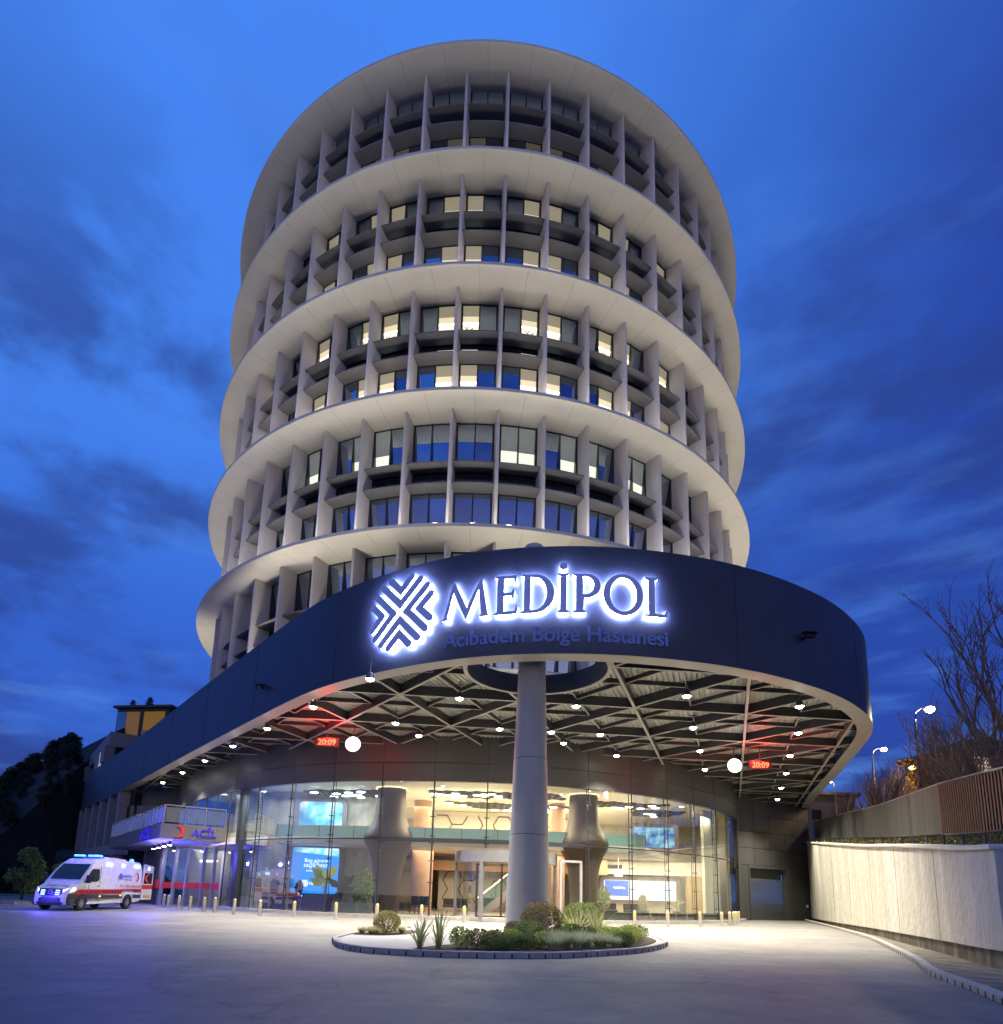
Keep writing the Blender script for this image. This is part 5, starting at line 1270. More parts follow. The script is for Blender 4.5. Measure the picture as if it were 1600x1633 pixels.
rb = thing('hill_building', 'dark building on the hill with blue and orange wall panels', 'building', (-56, 95, 20))
b = MB(); b.box((-54.5, 97.5, 24.0), (9.0, 6, 9.6), -.15); b.build('wall', mat('hill_wall', (.03, .03, .04), .7), rb)
b = MB(); b.box((-54.3, 97.3, 28.95), (10.2, 7, .35), -.15); b.build('roof', M_BLACK, rb)
R_ = -.15
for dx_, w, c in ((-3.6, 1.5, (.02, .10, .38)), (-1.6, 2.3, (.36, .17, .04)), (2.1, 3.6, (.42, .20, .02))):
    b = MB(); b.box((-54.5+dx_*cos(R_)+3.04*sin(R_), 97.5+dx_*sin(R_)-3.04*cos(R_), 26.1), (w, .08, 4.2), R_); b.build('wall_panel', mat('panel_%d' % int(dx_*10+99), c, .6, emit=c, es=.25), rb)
b = MB(); b.box((-49.5, 90.5, 22.2), (5.0, 2.0, 3.6), -.15); tag(b.build('parapet_wall', mat('beige_wall', (.30, .26, .24), .7)), 'short pale wall with pipes beside the hill building', 'wall')

# ------------------------------------------------------------------ ambulance
am = thing('ambulance', 'white ambulance with red stripe, flashing blue lights and rear door open', 'ambulance', (-21.9, 32.75, 0), radians(-92))
# local frame: +x forward, +y vehicle left, origin between the front wheels on the ground
HW = .98
def hw(z, x):    # half width with tumblehome and nose taper
    w = HW
    if z > 1.2: w -= .10*((z-1.2)/1.5)**1.4*1.0
    if z > 2.45: w -= .06
    if x > .35: w -= .16*((x-.35)/.65)**2
    return w
profile = [(-5.2, .42), (-5.24, 1.0), (-5.22, 2.3), (-5.15, 2.62), (-5.0, 2.70), (-3, 2.74), (-1.55, 2.74), (-1.15, 2.68), (-.75, 2.42), (-.30, 1.98), (.06, 1.55), (.25, 1.33), (.55, 1.22), (.82, 1.08), (.94, .92), (.98, .72), (.98, .45), (.92, .30), (.5, .28), (-4.6, .34)]
def van_shell():
    b = MB(); n = len(profile); NSEC = 9; vs = []
    fr = [-1, -.985, -.93, -.6, 0, .6, .93, .985, 1]
    for i, u in enumerate(fr):
        for (x, z) in profile:
            w = hw(z, x); inset = {0: .06, 1: .02, 7: .02, 8: .06}.get(i, 0)
            cx, cz = -2.1, 1.45
            vs.append((x-(x-cx)*inset*.5 if False else x-math.copysign(min(.06, inset), x-cx)*(1 if abs(x-cx) > 2.6 else 0), u*w, z-(inset*1.0 if z > 2.2 else 0)+(inset*.6 if z < .5 else 0)))
    fs = []
    for i in range(NSEC-1):
        for j in range(n): fs.append((i*n+j, i*n+(j+1) % n, (i+1)*n+(j+1) % n, (i+1)*n+j))
    fs.append(tuple(range(n))[::-1]); fs.append(tuple(range((NSEC-1)*n, NSEC*n)))
    b.add(vs, fs); return b
van_shell().build('body', M_VANW, am, local=True, smooth=False, bevel=.03)
def sidepoly(pts, off, sgn=1):
    P = [(x, sgn*(hw(z, x)+off), z) for x, z in pts]; return P
def side_panel(name, pts, m_, off=.006, th=.012, parent=am, both=True):
    b = MB()
    for sg in ((1, -1) if both else (1,)):
        A = sidepoly(pts, off, sg); B = sidepoly(pts, off-th, sg); n = len(pts); f0 = tuple(range(n)); 
        b.add(A+B, [f0 if sg < 0 else f0[::-1], tuple(range(n, 2*n))[::-1] if sg < 0 else tuple(range(n, 2*n))]+[(i, (i+1) % n, n+(i+1) % n, n+i) for i in range(n)])
    return b.build(name, m_, parent, local=True)
def subdiv(pts, st=.35):
    return dens(pts, st)
# lower dark trim and stripe, wheel arches
side_panel('lower_trim', subdiv([(.40, .62), (.9, .62), (.9, .86), (.55, .86), (-.46, .80), (-.46, .62)]), M_DGREY, .008)
side_panel('lower_trim', subdiv([(-.46, .60), (-.46, .80), (-3.42, .80), (-3.42, .60)]), M_DGREY, .008)
side_panel('lower_trim', subdiv([(-4.42, .60), (-4.42, .80), (-5.2, .80), (-5.2, .60)]), M_DGREY, .008)
side_panel('red_stripe', subdiv([(.58, .92), (.30, 1.07), (-.45, 1.07), (-.45, .84), (.30, .80)]), M_RED, .009)
side_panel('red_stripe', subdiv([(-.49, .85), (-.49, 1.08), (-1.45, 1.09), (-1.45, .85)]), M_RED, .009)
side_panel('red_stripe', subdiv([(-1.50, .85), (-1.50, 1.09), (-3.3, 1.11), (-3.3, .86)]), M_RED, .009)
side_panel('red_stripe', subdiv([(-3.34, .98), (-3.34, 1.11), (-5.2, 1.14), (-5.2, .98), (-4.5, .96), (-4.3, 1.03), (-3.6, 1.03)]), M_RED, .009)
# windscreen
def patch(name, pts, m_, off=.012):
    b = MB(); n = len(pts); v0 = [Vector(p) for p in pts]; nn = (v0[1]-v0[0]).cross(v0[2]-v0[0]).normalized()
    if nn.x < 0: nn = -nn
    A = [p+nn*off for p in v0]; B = [p-nn*.01 for p in v0]
    b.add(A+B, [tuple(range(n)), tuple(range(n, 2*n))[::-1]]+[(i, (i+1) % n, n+(i+1) % n, n+i) for i in range(n)]); return b.build(name, m_, am, local=True)
ws = [(.045, 1.57, .80), (-.29, 1.975, .80), (-.73, 2.40, .74)]
b = MB(); vs = []
for x, z, w in ws:
    for k in range(7): vs.append((x+.014, w*(k-3)/3, z+.014))
for x, z, w in ws:
    for k in range(7): vs.append((x-.02, w*(k-3)/3, z-.02))
b.add(vs, [(i*7+k, i*7+k+1, (i+1)*7+k+1, (i+1)*7+k) for i in (0, 1) for k in range(6)]); b.build('windscreen', M_VGLASS, am, local=True)
side_panel('side_window', [(-.08, 1.45), (-.20, 1.62), (-.62, 2.12), (-.72, 2.17), (-1.18, 2.17), (-1.22, 2.10), (-1.22, 1.62), (-1.1, 1.5)], M_VGLASS, .008)
side_panel('door_seam', [(-1.345, .45), (-1.345, 2.3), (-1.36, 2.3), (-1.36, .45)], M_DGREY, .004)
side_panel('door_seam', [(-.42, .82), (-.42, 1.35), (-.435, 1.35), (-.435, .82)], M_DGREY, .011)
side_panel('door_handle', [(-1.1, 1.25), (-1.1, 1.29), (-1.26, 1.29), (-1.26, 1.25)], M_BLACK, .03, .03)
# nose: bumper, grille, headlights
b = MB()
pr = [(.30, .30), (.95, .26), (1.02, .40), (1.02, .60), (.99, .70), (.70, .74), (.42, .62)]
fr = [-1, -.8, -.4, 0, .4, .8, 1]; vs = []
for u in fr:
    for x, z in pr: vs.append((x-.14*abs(u)**3*(1 if x > .5 else 0), u*(HW-.02), z))
n = len(pr); fs = [(i*n+j, i*n+(j+1) % n, (i+1)*n+(j+1) % n, (i+1)*n+j) for i in range(len(fr)-1) for j in range(n)]+[tuple(range(n))[::-1], tuple(range((len(fr)-1)*n, len(fr)*n))]
b.add(vs, fs); b.build('bumper', M_DGREY, am, local=True)
b = MB(); b.add([(1.0, -.50, .72), (1.0, .50, .72), (.985, .62, .92), (.93, .60, 1.10), (.93, -.60, 1.10), (.985, -.62, .92), (.8, -.5, .72), (.8, .5, .72), (.8, .62, .92), (.8, .6, 1.1), (.8, -.6, 1.1), (.8, -.62, .92)], [(0, 1, 2, 5), (5, 2, 3, 4), (6, 11, 8, 7), (11, 10, 9, 8), (0, 6, 7, 1), (1, 7, 8, 2), (2, 8, 9, 3), (3, 9, 10, 4), (4, 10, 11, 5), (5, 11, 6, 0)]); gr = b.build('grille', M_BLACK, am, local=True)
for sy in (-1, 1):
    b = MB()
    for k in range(3): b.box((1.005-.012*k, sy*.38, .80+.10*k), (.03, .20, .045))
    b.build('strobe_light', M_BLUEC, gr, local=True)
b = MB(); b.tube([(1.0, .1*cos(a*.52), .93+.1*sin(a*.52)) for a in range(13)], .012, 5); b.build('emblem_ring', M_STEEL, gr, local=True)
for sy in (-1, 1):
    b = MB(); b.add([(.96, sy*.60, .90), (.96, sy*.60, 1.04), (.62, sy*.97, 1.17), (.50, sy*.975, 1.12), (.55, sy*.985, 1.02), (.86, sy*.84, .90), (.7, sy*.6, .9), (.7, sy*.6, 1.04), (.5, sy*.9, 1.1)], [(0, 1, 2, 5) if sy > 0 else (5, 2, 1, 0), (5, 2, 3, 4) if sy > 0 else (4, 3, 2, 5), (1, 7, 8, 2), (0, 6, 7, 1)])
    b.build('headlight', mat('headlight', (.8, .8, .75), .1, var=0, emit=(1, .85, .6), es=2.6), am, local=True)
lamp('headlight_glow', 'SPOT', (1.15, .75, .95), 60, (1, .9, .7), None, .08, radians(80), (radians(90), 0, radians(-90)), 1.).parent = am
# mirror
for sy in (-1, 1):
    b = MB(); b.box((-.12, sy*1.14, 1.62), (.14, .22, .42)); b.box((-.14, sy*1.02, 1.5), (.06, .12, .08)); b.build('mirror', M_BLACK, am, local=True, bevel=.04)
# wheels
for x in (0, -3.92):
    for sy in (-1, 1):
        b = MB(); P = [(.33, -.11), (.36, -.09), (.365, .0), (.36, .09), (.33, .11), (.22, .115), (.22, -.11)]
        n = 24; vs = [(x+r*cos(2*pi*i/n), sy*.86+o_, .365+r*sin(2*pi*i/n)) for i in range(n) for r, o_ in P]; q = len(P)
        b.add(vs, [(i*q+j, i*q+(j+1) % q, ((i+1) % n)*q+(j+1) % q, ((i+1) % n)*q+j) for i in range(n) for j in range(q)]); wh = b.build('wheel', M_RUBBER, am, local=True)
        b = MB(); y_ = sy*(.86+.095)
        vs = [(x, y_-sy*.02, .365)]+[(x+.215*cos(2*pi*i/n), y_, .365+.215*sin(2*pi*i/n)) for i in range(n)]+[(x+.09*cos(2*pi*i/n), y_+sy*.012, .365+.09*sin(2*pi*i/n)) for i in range(n)]
        b.add(vs, [(1+i, 1+(i+1) % n, 1+n+(i+1) % n, 1+n+i) for i in range(n) if i % 3 != 2]+[tuple(1+n+i for i in range(n))]); b.build('rim', M_STEEL, wh, local=True)
        b = MB(); b.add([(x+.22*cos(2*pi*i/n), sy*.90, .365+.22*sin(2*pi*i/n)) for i in range(n)], [tuple(range(n))]); b.build('hub_shadow', M_BLACK, wh, local=True)
        # arch lining
        b = MB(); na = 14; A_ = [(x+.47*cos(pi*i/na-.02), .36+.47*sin(pi*i/na-.02)) for i in range(na+1)]; B_ = [(x+.40*cos(pi*i/na), .36+.40*sin(pi*i/na)) for i in range(na+1)]
        for i in range(na):
            b.add([(A_[i][0], sy*(hw(A_[i][1], -1)+.012), A_[i][1]), (A_[i+1][0], sy*(hw(.8, -1)+.012), A_[i+1][1]), (B_[i+1][0], sy*(hw(.8, -1)+.012), B_[i+1][1]), (B_[i][0], sy*(hw(.8, -1)+.012), B_[i][1])], [(0, 1, 2, 3)])
        b.add([(x+.405*cos(pi*i/na), sy*(HW+.008), .36+.405*sin(pi*i/na)) for i in range(na+1)]+[(x-.405, sy*(HW+.008), .30), (x+.405, sy*(HW+.008), .30)], [tuple(range(na+1))+(na+1, na+2)])
        b.build('wheel_arch', M_BLACK, am, local=True)
        wh.location = (0, sy*.045, 0)
# roof beacons
b = MB(); b.box((-1.5, 0, 2.80), (.34, 1.5, .07)); b.build('light_bar_base', M_DGREY, am, local=True)
for y0, y1 in ((-.72, -.25), (.05, .72)):
    b = MB(); b.box((-1.5, (y0+y1)/2, 2.875), (.28, y1-y0, .12)); b.build('beacon', M_BLUE, am, local=True, bevel=.03)
b = MB(); b.ball((-4.75, .45, 2.80), (.12, .12, .09)); b.build('beacon', M_BLUE, am, local=True)
b = MB(); b.box((-2.6, 0, 2.79), (1.3, 1.3, .12)); b.box((-3.7, .1, 2.77), (.7, .9, .1)); b.build('roof_unit', M_VANW, am, local=True, bevel=.04)
for x in (-1.95, -2.22, -3.35, -4.55, -4.82):
    b = MB(); n = 16; w = hw(2.42, -2)+.012
    b.add([(x+.105*cos(2*pi*i/n), w, 2.44+.105*sin(2*pi*i/n)) for i in range(n)]+[(x+.12*cos(2*pi*i/n), w-.07, 2.44+.12*sin(2*pi*i/n)) for i in range(n)], [tuple(range(n))[::-1]]+[(i, (i+1) % n, n+(i+1) % n, n+i) for i in range(n)]); b.build('side_strobe', M_BLUEC, am, local=True)
# text on side
def sidetext(s, xa, xb, z0, z1, m_):
    v, f = fit_text(s, -xa, -xb, z0, z1, .003); b = MB(); b.add([(-p[0], hw(p[1], -2)+.012+p[2], p[1]) for p in v], f); return b.build('lettering', m_, am, local=True)
sidetext('MEDİPOL', -3.35, -4.15, 1.78, 1.93, mat('blue_print', (.05, .08, .35), .4, var=0)); sidetext('ACIBADEM BÖLGE HASTANESİ', -3.35, -4.15, 1.62, 1.67, mat('blue_print'))
sidetext('ACİL YARDIM AMBULANSI', -3.05, -5.1, 1.22, 1.36, mat('red_print', (.55, .03, .03), .4, var=0))
for P in emblem(3.12, 1.84, .2):
    v, f = curve_mesh([P], .003); b = MB(); b.add([(-p[0], hw(p[1], -2)+.012+p[2], p[1]) for p in v], f); b.build('emblem_bar', mat('blue_print'), am, local=True)
v, f = curve_mesh([arc(4.62, 1.82, .24, .27, 110, -110, 20)+arc(4.52, 1.82, .22, .24, -105, 105, 18)], .003); b = MB(); b.add([(-p[0], hw(p[1], -2)+.012+p[2], p[1]) for p in v], f); b.build('crescent', mat('red_print'), am, local=True)
v, f = fit_text('AMBULANS', -.62, .62, 0, .13, .003); b = MB(); b.add([(.40+.27*(1-p[1]/.13)*1.0, p[0]*1.0, 1.285-.09*(1-p[1]/.13)+.012) for p in v], f); b.build('lettering', mat('blue_print'), am, local=True)
for x, z in ((-1.40, .72), (-3.2, .76)):
    b = MB(); b.box((x, HW+.02, z), (.1, .03, .05)); b.build('marker_light', emis('amber', (1, .4, .05), 5), am, local=True)
# open rear door (swung out at the left rear corner)
dr = bpy.data.objects.new('rear_door', None)
bpy.data.objects.remove(dr)
a = radians(12); hx, hy = -5.26, .92; D_ = Vector((-cos(a), sin(a), 0)); Nn = Vector((sin(a), cos(a), 0))
def dq(u, z, o_=0): q = Vector((hx, hy, z))+D_*u+Nn*o_; return tuple(q)
def dplate(name, P, o0, o1, m_, parent):
    b = MB(); n = len(P); b.add([dq(u, z, o1) for u, z in P]+[dq(u, z, o0) for u, z in P], [tuple(range(n)), tuple(range(n, 2*n))[::-1]]+[(i, n+i, n+(i+1) % n, (i+1) % n) for i in range(n)]); return b.build(name, m_, parent, local=True)
dr = dplate('rear_door', [(0, .5), (.82, .5), (.84, 1.2), (.80, 2.5), (.1, 2.62), (0, 2.6)], 0, .05, M_VANW, am)
dplate('door_window', [(.10, 1.45), (.74, 1.45), (.72, 2.1), (.12, 2.1)], .051, .06, M_VGLASS, dr)
dplate('door_stripe', [(0, 1.14), (.83, 1.14), (.83, 1.38), (0, 1.38)], .051, .058, mat('bright_stripe', (.6, .05, .03), .4, var=0), dr)
v, f = curve_mesh([arc(.40, 1.78, .2, .24, 60, 300, 18)+arc(.47, 1.78, .17, .2, 290, 70, 16)], .003); b = MB(); b.add([dq(p[0], p[1], .065+p[2]) for p in v], f); b.build('crescent', M_REDB, dr, local=True)
b = MB(); n = 14; b.add([dq(.4+.11*cos(2*pi*i/n), 2.36+.11*sin(2*pi*i/n), .07) for i in range(n)], [tuple(range(n))]); b.build('side_strobe', M_BLUEC, dr, local=True)
dplate('reflector', [(.2, .62), (.7, .62), (.7, .78), (.2, .78)], .051, .06, mat('amber_tape', (.7, .4, .03), .4, var=0), dr)
for x, y, z, e in ((-1.5, .4, 3.3, 330), (-1.6, -.9, 3.0, 300), (1.5, 0, .9, 150), (-3.2, 1.7, 3.1, 150), (-7.0, .3, 3.1, 900)):
    l = lamp('beacon_glow', 'POINT', (0, 0, 0), e, (.07, .05, 1.0), None, .12); l.parent = am; l.location = (x, y, z)

# ------------------------------------------------------------------ planters and plants inside hall
def leafplant(name, label, x, y, z, h, kind, m_, seed):
    rr = random.Random(seed); t = thing(name, label, 'plant', (x, y, z)); b = MB()
    if kind == 'palm':
        for k in range(14):
            a = rr.uniform(0, 2*pi); l = h*rr.uniform(.6, 1); P = []
            for i in range(7):
                u = i/6; P.append(Vector((x+cos(a)*l*.7*u, y+sin(a)*l*.4*u, z+.2+l*(1.1*u-.7*u*u))))
            for i in range(1, 7):
                d = (P[i]-P[i-1]).normalized(); s_d = d.cross(Vector((0, 0, 1))).normalized()
                for sg in (-1, 1):
                    for w in (0, .5):
                        q = P[i-1].lerp(P[i], w); e = q+s_d*sg*.22*h*.5+d*.12-Vector((0, 0, .05)); b.add([q-d*.015, e, q+d*.015], [(0, 1, 2)])
    elif kind == 'broad':
        for k in range(9):
            a = rr.uniform(0, 2*pi); l = h*rr.uniform(.5, 1); c = Vector((x+cos(a)*.15, y+sin(a)*.1, z+l*.6)); tip = Vector((x+cos(a)*h*.5, y+sin(a)*.3, z+l)); d = tip-c; s_d = d.cross(Vector((0, 1, 0))).normalized()*h*.13
            b.add([c, c+d*.4+s_d, tip, c+d*.4-s_d], [(0, 1, 2, 3)]); b.tube([(x, y, z), tuple(c)], .012, 4)
    else:
        leaves(b, (x, y, z+h*.5), (h*.28, h*.28, h*.5), int(500*h), .12, rr, .1)
    b.build('foliage', m_, t)
    b = MB(); b.tube([(x, y, z-.02), (x, y, z+h*.5)], .02, 5); b.build('stem', M_BARK, t)
b = MB(); ribbon(b, hcurve(-14.6, -9.35, .35), hcurve(-14.6, -9.35, .95), .17, 1.05); tag(b.build('planter', mat('indigo_planter', (.06, .05, .16), .5)), 'long dark indigo planter behind the left glass', 'planter')
b = MB(); ribbon(b, hcurve(-9.0, -6.6, .35), hcurve(-9.0, -6.6, .95), .17, .75); tag(b.build('planter', mat('grey_planter', (.12, .12, .14), .5)), 'low grey planter left of the left flared trunk', 'planter')
for s, h, kind, m_, lab in ((-13.9, 1.0, 'bush', LF_DARK, 'dark shrub at the left end of the indigo planter'), (-12.6, 1.5, 'palm', LF_TEAL, 'feathery palm in the indigo planter before the screen'), (-11.7, .9, 'bush', LF_DARK, 'small dark shrub right of the palm'), (-9.75, 2.0, 'broad', LF_BRIGHT, 'broad leaved banana plant at the right end of the indigo planter'), (-8.6, 1.7, 'broad', LF_DARK, 'dark broad leaved plant beside the cream doors'), (-7.0, 2.0, 'bush', LF_GREEN, 'tall narrow evergreen left of the trunk'), (-7.6, .8, 'bush', LF_GREEN, 'low bushy plant in the grey planter')):
    p = hpt(s, .65); leafplant('indoor_plant', lab, p[0], p[1], 1.05 if s < -9.4 else .75, h, kind, m_, int(s*10))
for x, y, h, kind, lab in ((13.0, 42.4, 1.6, 'palm', 'pale palm silhouette before the lower right screen'), (7.3, 38.2, 1.5, 'bush', 'slender indoor tree just right of the right trunk'), (10.6, 42.0, 1.1, 'bush', 'small plant left of the pale palm')):
    t = thing('plant_pot', 'grey pot of the '+lab, 'pot', (x, y, .17)); b = MB(); b.lathe((x, y, .17), [(.2, 0), (.28, .5), (.26, .5)], 16); b.build('bowl', M_DGREY, t)
    leafplant('indoor_plant', lab, x, y, .65, h, kind, LF_GRASS, int(x*7))
# indigo left side low wall + wheelchairs
for i in range(3):
    x = -4.15+i*.28; y = 37.4+i*.15; t = thing('wheelchair', 'folded black wheelchair behind the glass, %s of three by the left trunk' % ['left one', 'middle one', 'right one'][i], 'wheelchair', (x, y, .17), group='parked wheelchairs')
    b = MB(); b.box((x, y, .62), (.45, .4, .06)); b.box((x, y+.2, .95), (.45, .05, .55)); b.build('seat', M_BLACK, t)
    for sx in (-.26, .26):
        b = MB(); b.tube([(x+sx, y+.28*cos(k*.524), .46+.28*sin(k*.524)) for k in range(13)], .02, 5); b.build('wheel', M_RUBBER, t)
    b = MB(); b.tube([(x-.22, y+.22, .9), (x-.22, y+.22, 1.2), (x-.22, y+.35, 1.22)], .015, 5); b.tube([(x+.22, y+.22, .9), (x+.22, y+.22, 1.2), (x+.22, y+.35, 1.22)], .015, 5); b.build('handles', M_STEEL, t)

# ------------------------------------------------------------------ left side: hill, trees, planters
def hz(x, y):
    d = max(0, y-51); r = -x/y; f = max(.12, min(1.05, 1-(r-.62)*2.3)) if r > 0 else 1
    h = 28*(1-math.exp(-(d/27)**1.7))*f*max(0, min(1, (r-.54)/.06))
    if x > -50: h *= max(0, min(1, (y-84)/8))
    return h
g = MB(); vs = []; nx, ny = 26, 22
for j in range(ny+1):
    for i in range(nx+1):
        x = -150+i*(150-30)/nx; y = 46+j*4.5
        h = hz(x, y)+random.uniform(-.3, .3)
        vs.append((x, y, h-.05))
g.add(vs, [(j*(nx+1)+i, j*(nx+1)+i+1, (j+1)*(nx+1)+i+1, (j+1)*(nx+1)+i) for j in range(ny) for i in range(nx)])
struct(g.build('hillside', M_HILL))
def tree_proto(kind, seed, m_, H=7):
    rr = random.Random(seed); t = thing('broadleaf_tree' if kind == 'b' else 'conifer_tree', 'x', 'tree', (0, 0, 0)); b = MB()
    if kind == 'b':
        b.tube([(0, 0, -.5), (.1, 0, H*.3), (.05, .1, H*.6)], [.2, .14, .05], 7)
        for k in range(7):
            a = k*.9; b.tube([(0, 0, H*.3), (cos(a)*H*.15, sin(a)*H*.15, H*.5), (cos(a)*H*.28, sin(a)*H*.28, H*.66)], [.09, .05, .02], 5)
        b.build('trunk', M_BARKD, t, local=True); b = MB()
        for k in range(30):
            a = rr.uniform(0, 2*pi); e = rr.uniform(-.9, 1.4); r = H*.27*rr.uniform(.5, 1.05); c = (r*cos(a)*cos(e), r*sin(a)*cos(e), H*.50+H*.38*sin(e)); leaves(b, c, (H*.15, H*.15, H*.13), 85, .34, rr, 0)
        b.build('crown', m_, t, local=True)
    else:
        b.tube([(0, 0, -.5), (0, 0, H)], [.16, .02], 6); b.build('trunk', M_BARKD, t, local=True); b = MB()
        for k in range(26):
            z = H*(.14+.84*k/26); r = H*.30*(1-z/H)**.8+.1
            for q in range(7):
                a = q*.9+k*.6+rr.uniform(-.2, .2); rr_ = r*rr.uniform(.6, 1.1)
                for w in range(5):
                    f = (w+1)/5; leaves(b, (cos(a)*rr_*f, sin(a)*rr_*f, z-.12*rr_*f), (.14, .14, .08), 7, .2, rr, 0)
        b.build('crown', m_, t, local=True)
    return t
def plant_trees(protos, spots, labels, group):
    used = set()
    for i, (x, y, z, s) in enumerate(spots):
        k = i % len(protos); o = protos[k] if k not in used else copy_tree(protos[k]); used.add(k)
        o.location = (x, y, z); o.scale = (s, s, s*random.Random(i).uniform(.85, 1.15)); o.rotation_euler = (0, 0, i*1.7); o['label'] = labels(i, x, y); o['group'] = group
spots = []; rr = random.Random(21)
for _ in range(9000):
    if len(spots) >= 150: break
    y = rr.uniform(56, 110); x = rr.uniform(-.98*y-6, -.66*y-2)
    if x > -49 or (x > -62 and y > 92) or any(hypot(x-q[0], y-q[1]) < 2.0 for q in spots): continue
    spots.append((x, y, hz(x, y)-.3, rr.uniform(.30, .62)))
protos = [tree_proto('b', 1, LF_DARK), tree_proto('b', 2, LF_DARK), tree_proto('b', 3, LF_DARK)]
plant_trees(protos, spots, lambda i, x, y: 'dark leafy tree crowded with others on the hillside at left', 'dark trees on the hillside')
near = [(-36.5, 42.5, 0, .62), (-41, 46, 0, .75), (-34.5, 47, 0, .5), (-39, 41, 0, .5), (-45, 50, 0, .8), (-33.6, 50, 0, .55), (-31.5, 46.5, 0, .38)]
plant_trees([tree_proto('b', 5, LF_GREEN), tree_proto('b', 6, LF_TEAL)], near, lambda i, x, y: ['small green tree left of the ambulance nose', 'teal lit tree far left behind the brick planters', 'green tree right behind the ambulance windscreen', 'teal shadowed tree at the very left edge', 'tallest garden tree at the left', 'teal tree hidden behind the ambulance roof', 'lowest garden tree beside the ambulance'][i], 'garden trees behind the ambulance')
cp = tree_proto('c', 9, LF_DARK, 11)
for i, (x, y, z, s, lb) in enumerate([(-61.8, 108, 24.2, 1.0, 'taller dark conifer behind the hill building roof'), (-67.2, 112, 26.4, .85, 'smaller dark conifer left of the taller one above the hill building')]):
    o = cp if i == 0 else copy_tree(cp); o.location = (x, y, z); o.scale = (s, s, s); o['label'] = lb
# brick planters and hedge at far left
for i, (x, y, w, lb) in enumerate([(-31.0, 37.2, 2.8, 'low red brick planter with hedge behind the ambulance nose'), (-34.6, 37.4, 2.2, 'low red brick planter at the left edge of the drive')]):
    t = thing('brick_planter', lb, 'planter', (x, y, 0)); b = MB(); b.box((x, y, .35), (w, .9, .7), -.1); b.build('box', mat('brick_red', (.17, .05, .04), .8, var=.2, scale=6), t)
    b = MB(); b.box((x, y, .72), (w+.1, 1.0, .06), -.1); b.build('rim', mat('brick_red'), t)
    rr = random.Random(60+i); b = MB()
    for k in range(8): leaves(b, (x-w*.42+w*.84*k/7, y, .98), (.3, .4, .3), 130, .11, rr, 0)
    tag(b.build('hedge', LF_TEAL if i == 0 else LF_OLIVE), 'small clipped hedge growing in the '+('brick planter behind the ambulance nose' if i == 0 else 'brick planter at the left edge'), 'hedge')
b = MB(); b.bar((-60, 39.4), (-28.5, 38.4), .25, 0, .13); tag(b.build('far_kerb', M_KERB), 'straight low kerb below the brick planters at left', 'kerb')

# ------------------------------------------------------------------ right side: bare trees, lamps, houses
def bare_tree(name, label, x, y, z, H, seed, m_=M_BARK, spread=.5, group=None, lev=5):
    m_ = M_BARK if seed % 2 == 0 else mat('bark_brown', (.17, .12, .085), .9, var=.25, scale=6)
    rr = random.Random(seed); t = thing(name, label, 'tree', (x, y, z), group=group); tk, br = MB(), MB()
    def grow(p, d, l, r, lv):
        n = 4; P = [p]; q = p; dd = d
        for i in range(n):
            dd = (dd+Vector((rr.uniform(-1, 1), rr.uniform(-1, 1), rr.uniform(-.3, .5)))*.10).normalized(); q = q+dd*l/n; P.append(q)
        (tk if lv == 0 else br).tube([tuple(a) for a in P], [r*(1-.42*i/n) for i in range(n+1)], 6 if lv < 2 else 3, cap=False)
        if lv >= lev: return
        k = 3
        for i in range(k+(lv == 0)*4+(lv == 1)):
            f = rr.uniform(.35, 1.0) if i else 1.0
            j = min(n-1, int(f*n)); bp_ = P[j].lerp(P[min(n, j+1)], f*n-j if f < 1 else 1)
            a = rr.uniform(0, 2*pi); side = Vector((cos(a), sin(a), 0)); nd_ = (dd*(1-spread*.55)+side*spread*rr.uniform(.5, 1)+Vector((0, 0, .25))).normalized()
            grow(bp_, nd_, l*rr.uniform(.55, .78), max(.010, r*.55), lv+1)
    grow(Vector((x, y, z)), Vector((rr.uniform(-.08, .08), rr.uniform(-.08, .08), 1)), H*.36, H*.016, 0)
    tk.build('trunk', m_, t); br.build('branches', m_, t)
def tz(y): return interp(y, [14, 20, 31, 56], [2.9, 3.4, 4.5, 6.9])
BT = [(28.6, 31.5, 17.5, 21, 'tallest bare tree at the right edge above the slatted fence', 5), (21.5, 26.2, 7.4, 2, 'bare pale trunked tree just behind the slatted fence', 5), (29.5, 38, 9.2, 3, 'bare tree left of the tallest one, behind the tall street lamp', 5), (24.9, 34.2, 6.0, 4, 'small bare tree in front of the orange lit bush', 4), (33.2, 49.5, 8.0, 5, 'bare tree beside the second street lamp', 4), (27.8, 42.5, 6.8, 6, 'slim bare tree left of the tall street lamp', 4), (31.0, 52.5, 6.2, 7, 'slim bare tree nearest to the canopy end', 4), (36.5, 58, 7, 8, 'distant bare tree behind the slim one', 4), (33, 40, 9, 9, 'bare tree in front of the dark house', 5), (28.6, 30.0, 8, 10, 'thin branching tree at the far right edge', 5), (22.6, 28.6, 6.5, 11, 'low bushy bare tree left of the pale trunked tree', 4), (26.4, 36.0, 7.5, 12, 'bare tree between the tall street lamp and the pale trunked tree', 4), (30.2, 46, 7.5, 14, 'bare tree between the two white street lamps', 4), (34.5, 47, 8.5, 15, 'bare tree in front of the orange lamp', 4)]
for x, y, H, sd, lb, lv in BT: bare_tree('bare_tree', lb, x, y, tz(y)-.2, H, 100+sd, M_BARK if sd in (2, 4, 6) else M_BARKD, .55, lev=lv)
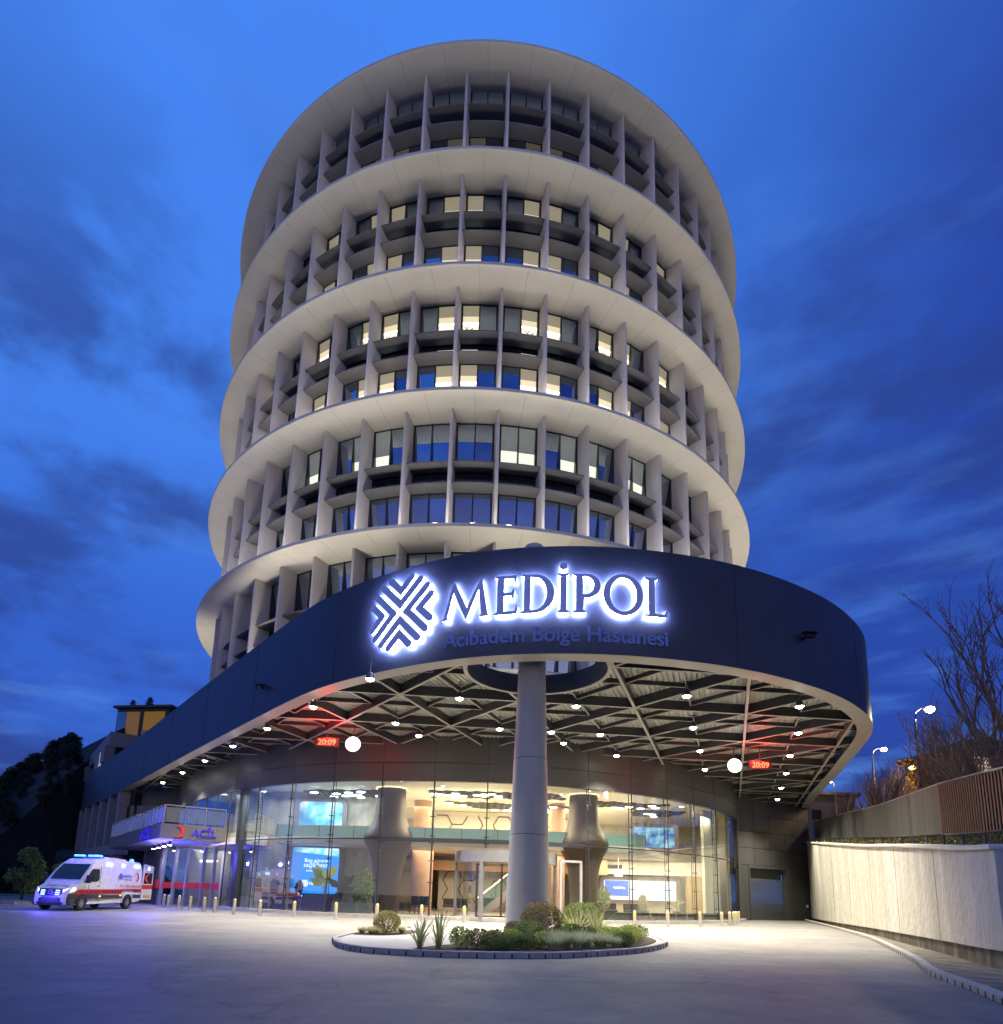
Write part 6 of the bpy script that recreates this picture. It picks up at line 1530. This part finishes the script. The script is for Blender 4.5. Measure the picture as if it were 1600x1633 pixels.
def street_lamp(x, y, z0, lx, lz, lab, e, col_, es_, hood=.17):
    t = thing('street_lamp', lab, 'street lamp', (x, y, z0)); b = MB(); b.tube([(x, y, z0), (x, y, lz-1.2), (x+.1*(lx-x), y, lz-.3), (x+.45*(lx-x), y, lz+.02), (lx, y, lz+.08)], [.10, .07, .06, .05, .05], 8); b.build('pole', M_DSTEEL, t)
    b = MB(); b.box((lx, y, lz+.08), (.5, .22, .1)); b.build('head', M_DSTEEL, t, bevel=.03)
    b = MB(); b.ball((lx, y-.05, lz-.06), (hood, hood, hood*.7)); b.build('bulb', emis('bulb_%d' % int(es_*10+lx), col_, es_), t)
    lamp('street_light', 'POINT', (lx, y-.1, lz-.35), e, col_, t, .15)
street_lamp(32.2, 45, 5.5, 33.4, 16.3, 'tall street lamp with curved neck and bright white light', 2600, (1, .80, .46), 22, .34)
street_lamp(38.3, 60, 7, 39.5, 16.9, 'more distant street lamp nearer the canopy, white light', 1500, (1, .84, .55), 40, .28)
street_lamp(43.4, 60, 7, 42.2, 15.1, 'distant street lamp with orange light over orange bush', 2600, (1, .55, .12), 40, .28)
street_lamp(43.5, 76, 8, 43.0, 16.6, 'tiny far street lamp close to the canopy edge', 200, (1, .8, .5), 30, .16)
street_lamp(25.5, 27, 4.0, 25.2, 7.6, 'low garden lamp hidden behind the fence', 0, (1, .8, .5), .02, .05)
bpy.data.objects.remove(bpy.data.objects['street_light.004'])
for i, (x, y, r, h) in enumerate([(39.0, 56, 2.2, 8.2), (36.6, 55, 1.9, 6.2), (41.5, 58, 2.0, 8.0), (31.5, 54, 1.3, 2.6), (33.4, 53, 1.2, 2.2)]):
    rr = random.Random(70+i); t = thing('autumn_bush', ['tall orange leaved bush directly below the orange street lamp', 'smaller orange leaved bush left of the orange street lamp', 'orange leaved bush behind the other two below the lamp', 'olive bush nearest the canopy end above the fence', 'olive bush just left of the orange bushes above the fence'][i], 'bush', (x, y, tz(y)), group='orange bushes below the lamp' if i < 3 else 'bushes near the canopy end')
    b = MB(); leaves(b, (x, y, tz(y)+h*.5), (r, r, h*.5), 1500, .22, rr, .2); b.build('foliage', LF_ORANGE if i < 3 else LF_OLIVE, t); b = MB(); b.tube([(x, y, tz(y)-.2), (x, y, tz(y)+h*.5)], .06, 5); b.build('stem', M_BARKD, t)
hs = thing('house', 'dark house behind the bare trees with one lit window', 'house', (48, 62, 7))
b = MB(); b.box((57, 67, 12), (17, 8, 11), .2); b.build('wall', mat('house_wall', (.025, .024, .03), .9), hs)
b = MB(); b.box((57, 67, 17.8), (18, 9, .5), .2); b.box((57, 67.5, 18.7), (11, 5, 1.4), .2); b.build('roof', mat('house_roof', (.03, .028, .035), .8), hs)
b = MB(); b.box((50.6, 61.6, 15.9), (1.9, .1, 1.7), .2); wf = b.build('window', emis('window_glow', (1, .68, .50), .85), hs)
b = MB(); b.box((50.6, 61.5, 15.9), (.07, .08, 1.7), .2); b.box((50.6, 61.49, 16.0), (1.9, .06, .07), .2); b.build('window_bars', M_BLACK, wf)
h2 = thing('house', 'low grey house far behind the canopy end', 'house', (40, 72, 7))
b = MB(); b.box((42, 80, 11), (9, 6, 8), .1); b.build('wall', mat('house_wall2', (.05, .045, .06), .9), h2); b = MB(); b.box((42, 80, 15.2), (10, 7, .4), .1); b.build('roof', mat('house_roof'), h2)
b = MB(); b.box((41.5, 76.9, 12.5), (1.2, .1, 1.2), .1); b.build('window', M_VGLASS, h2)
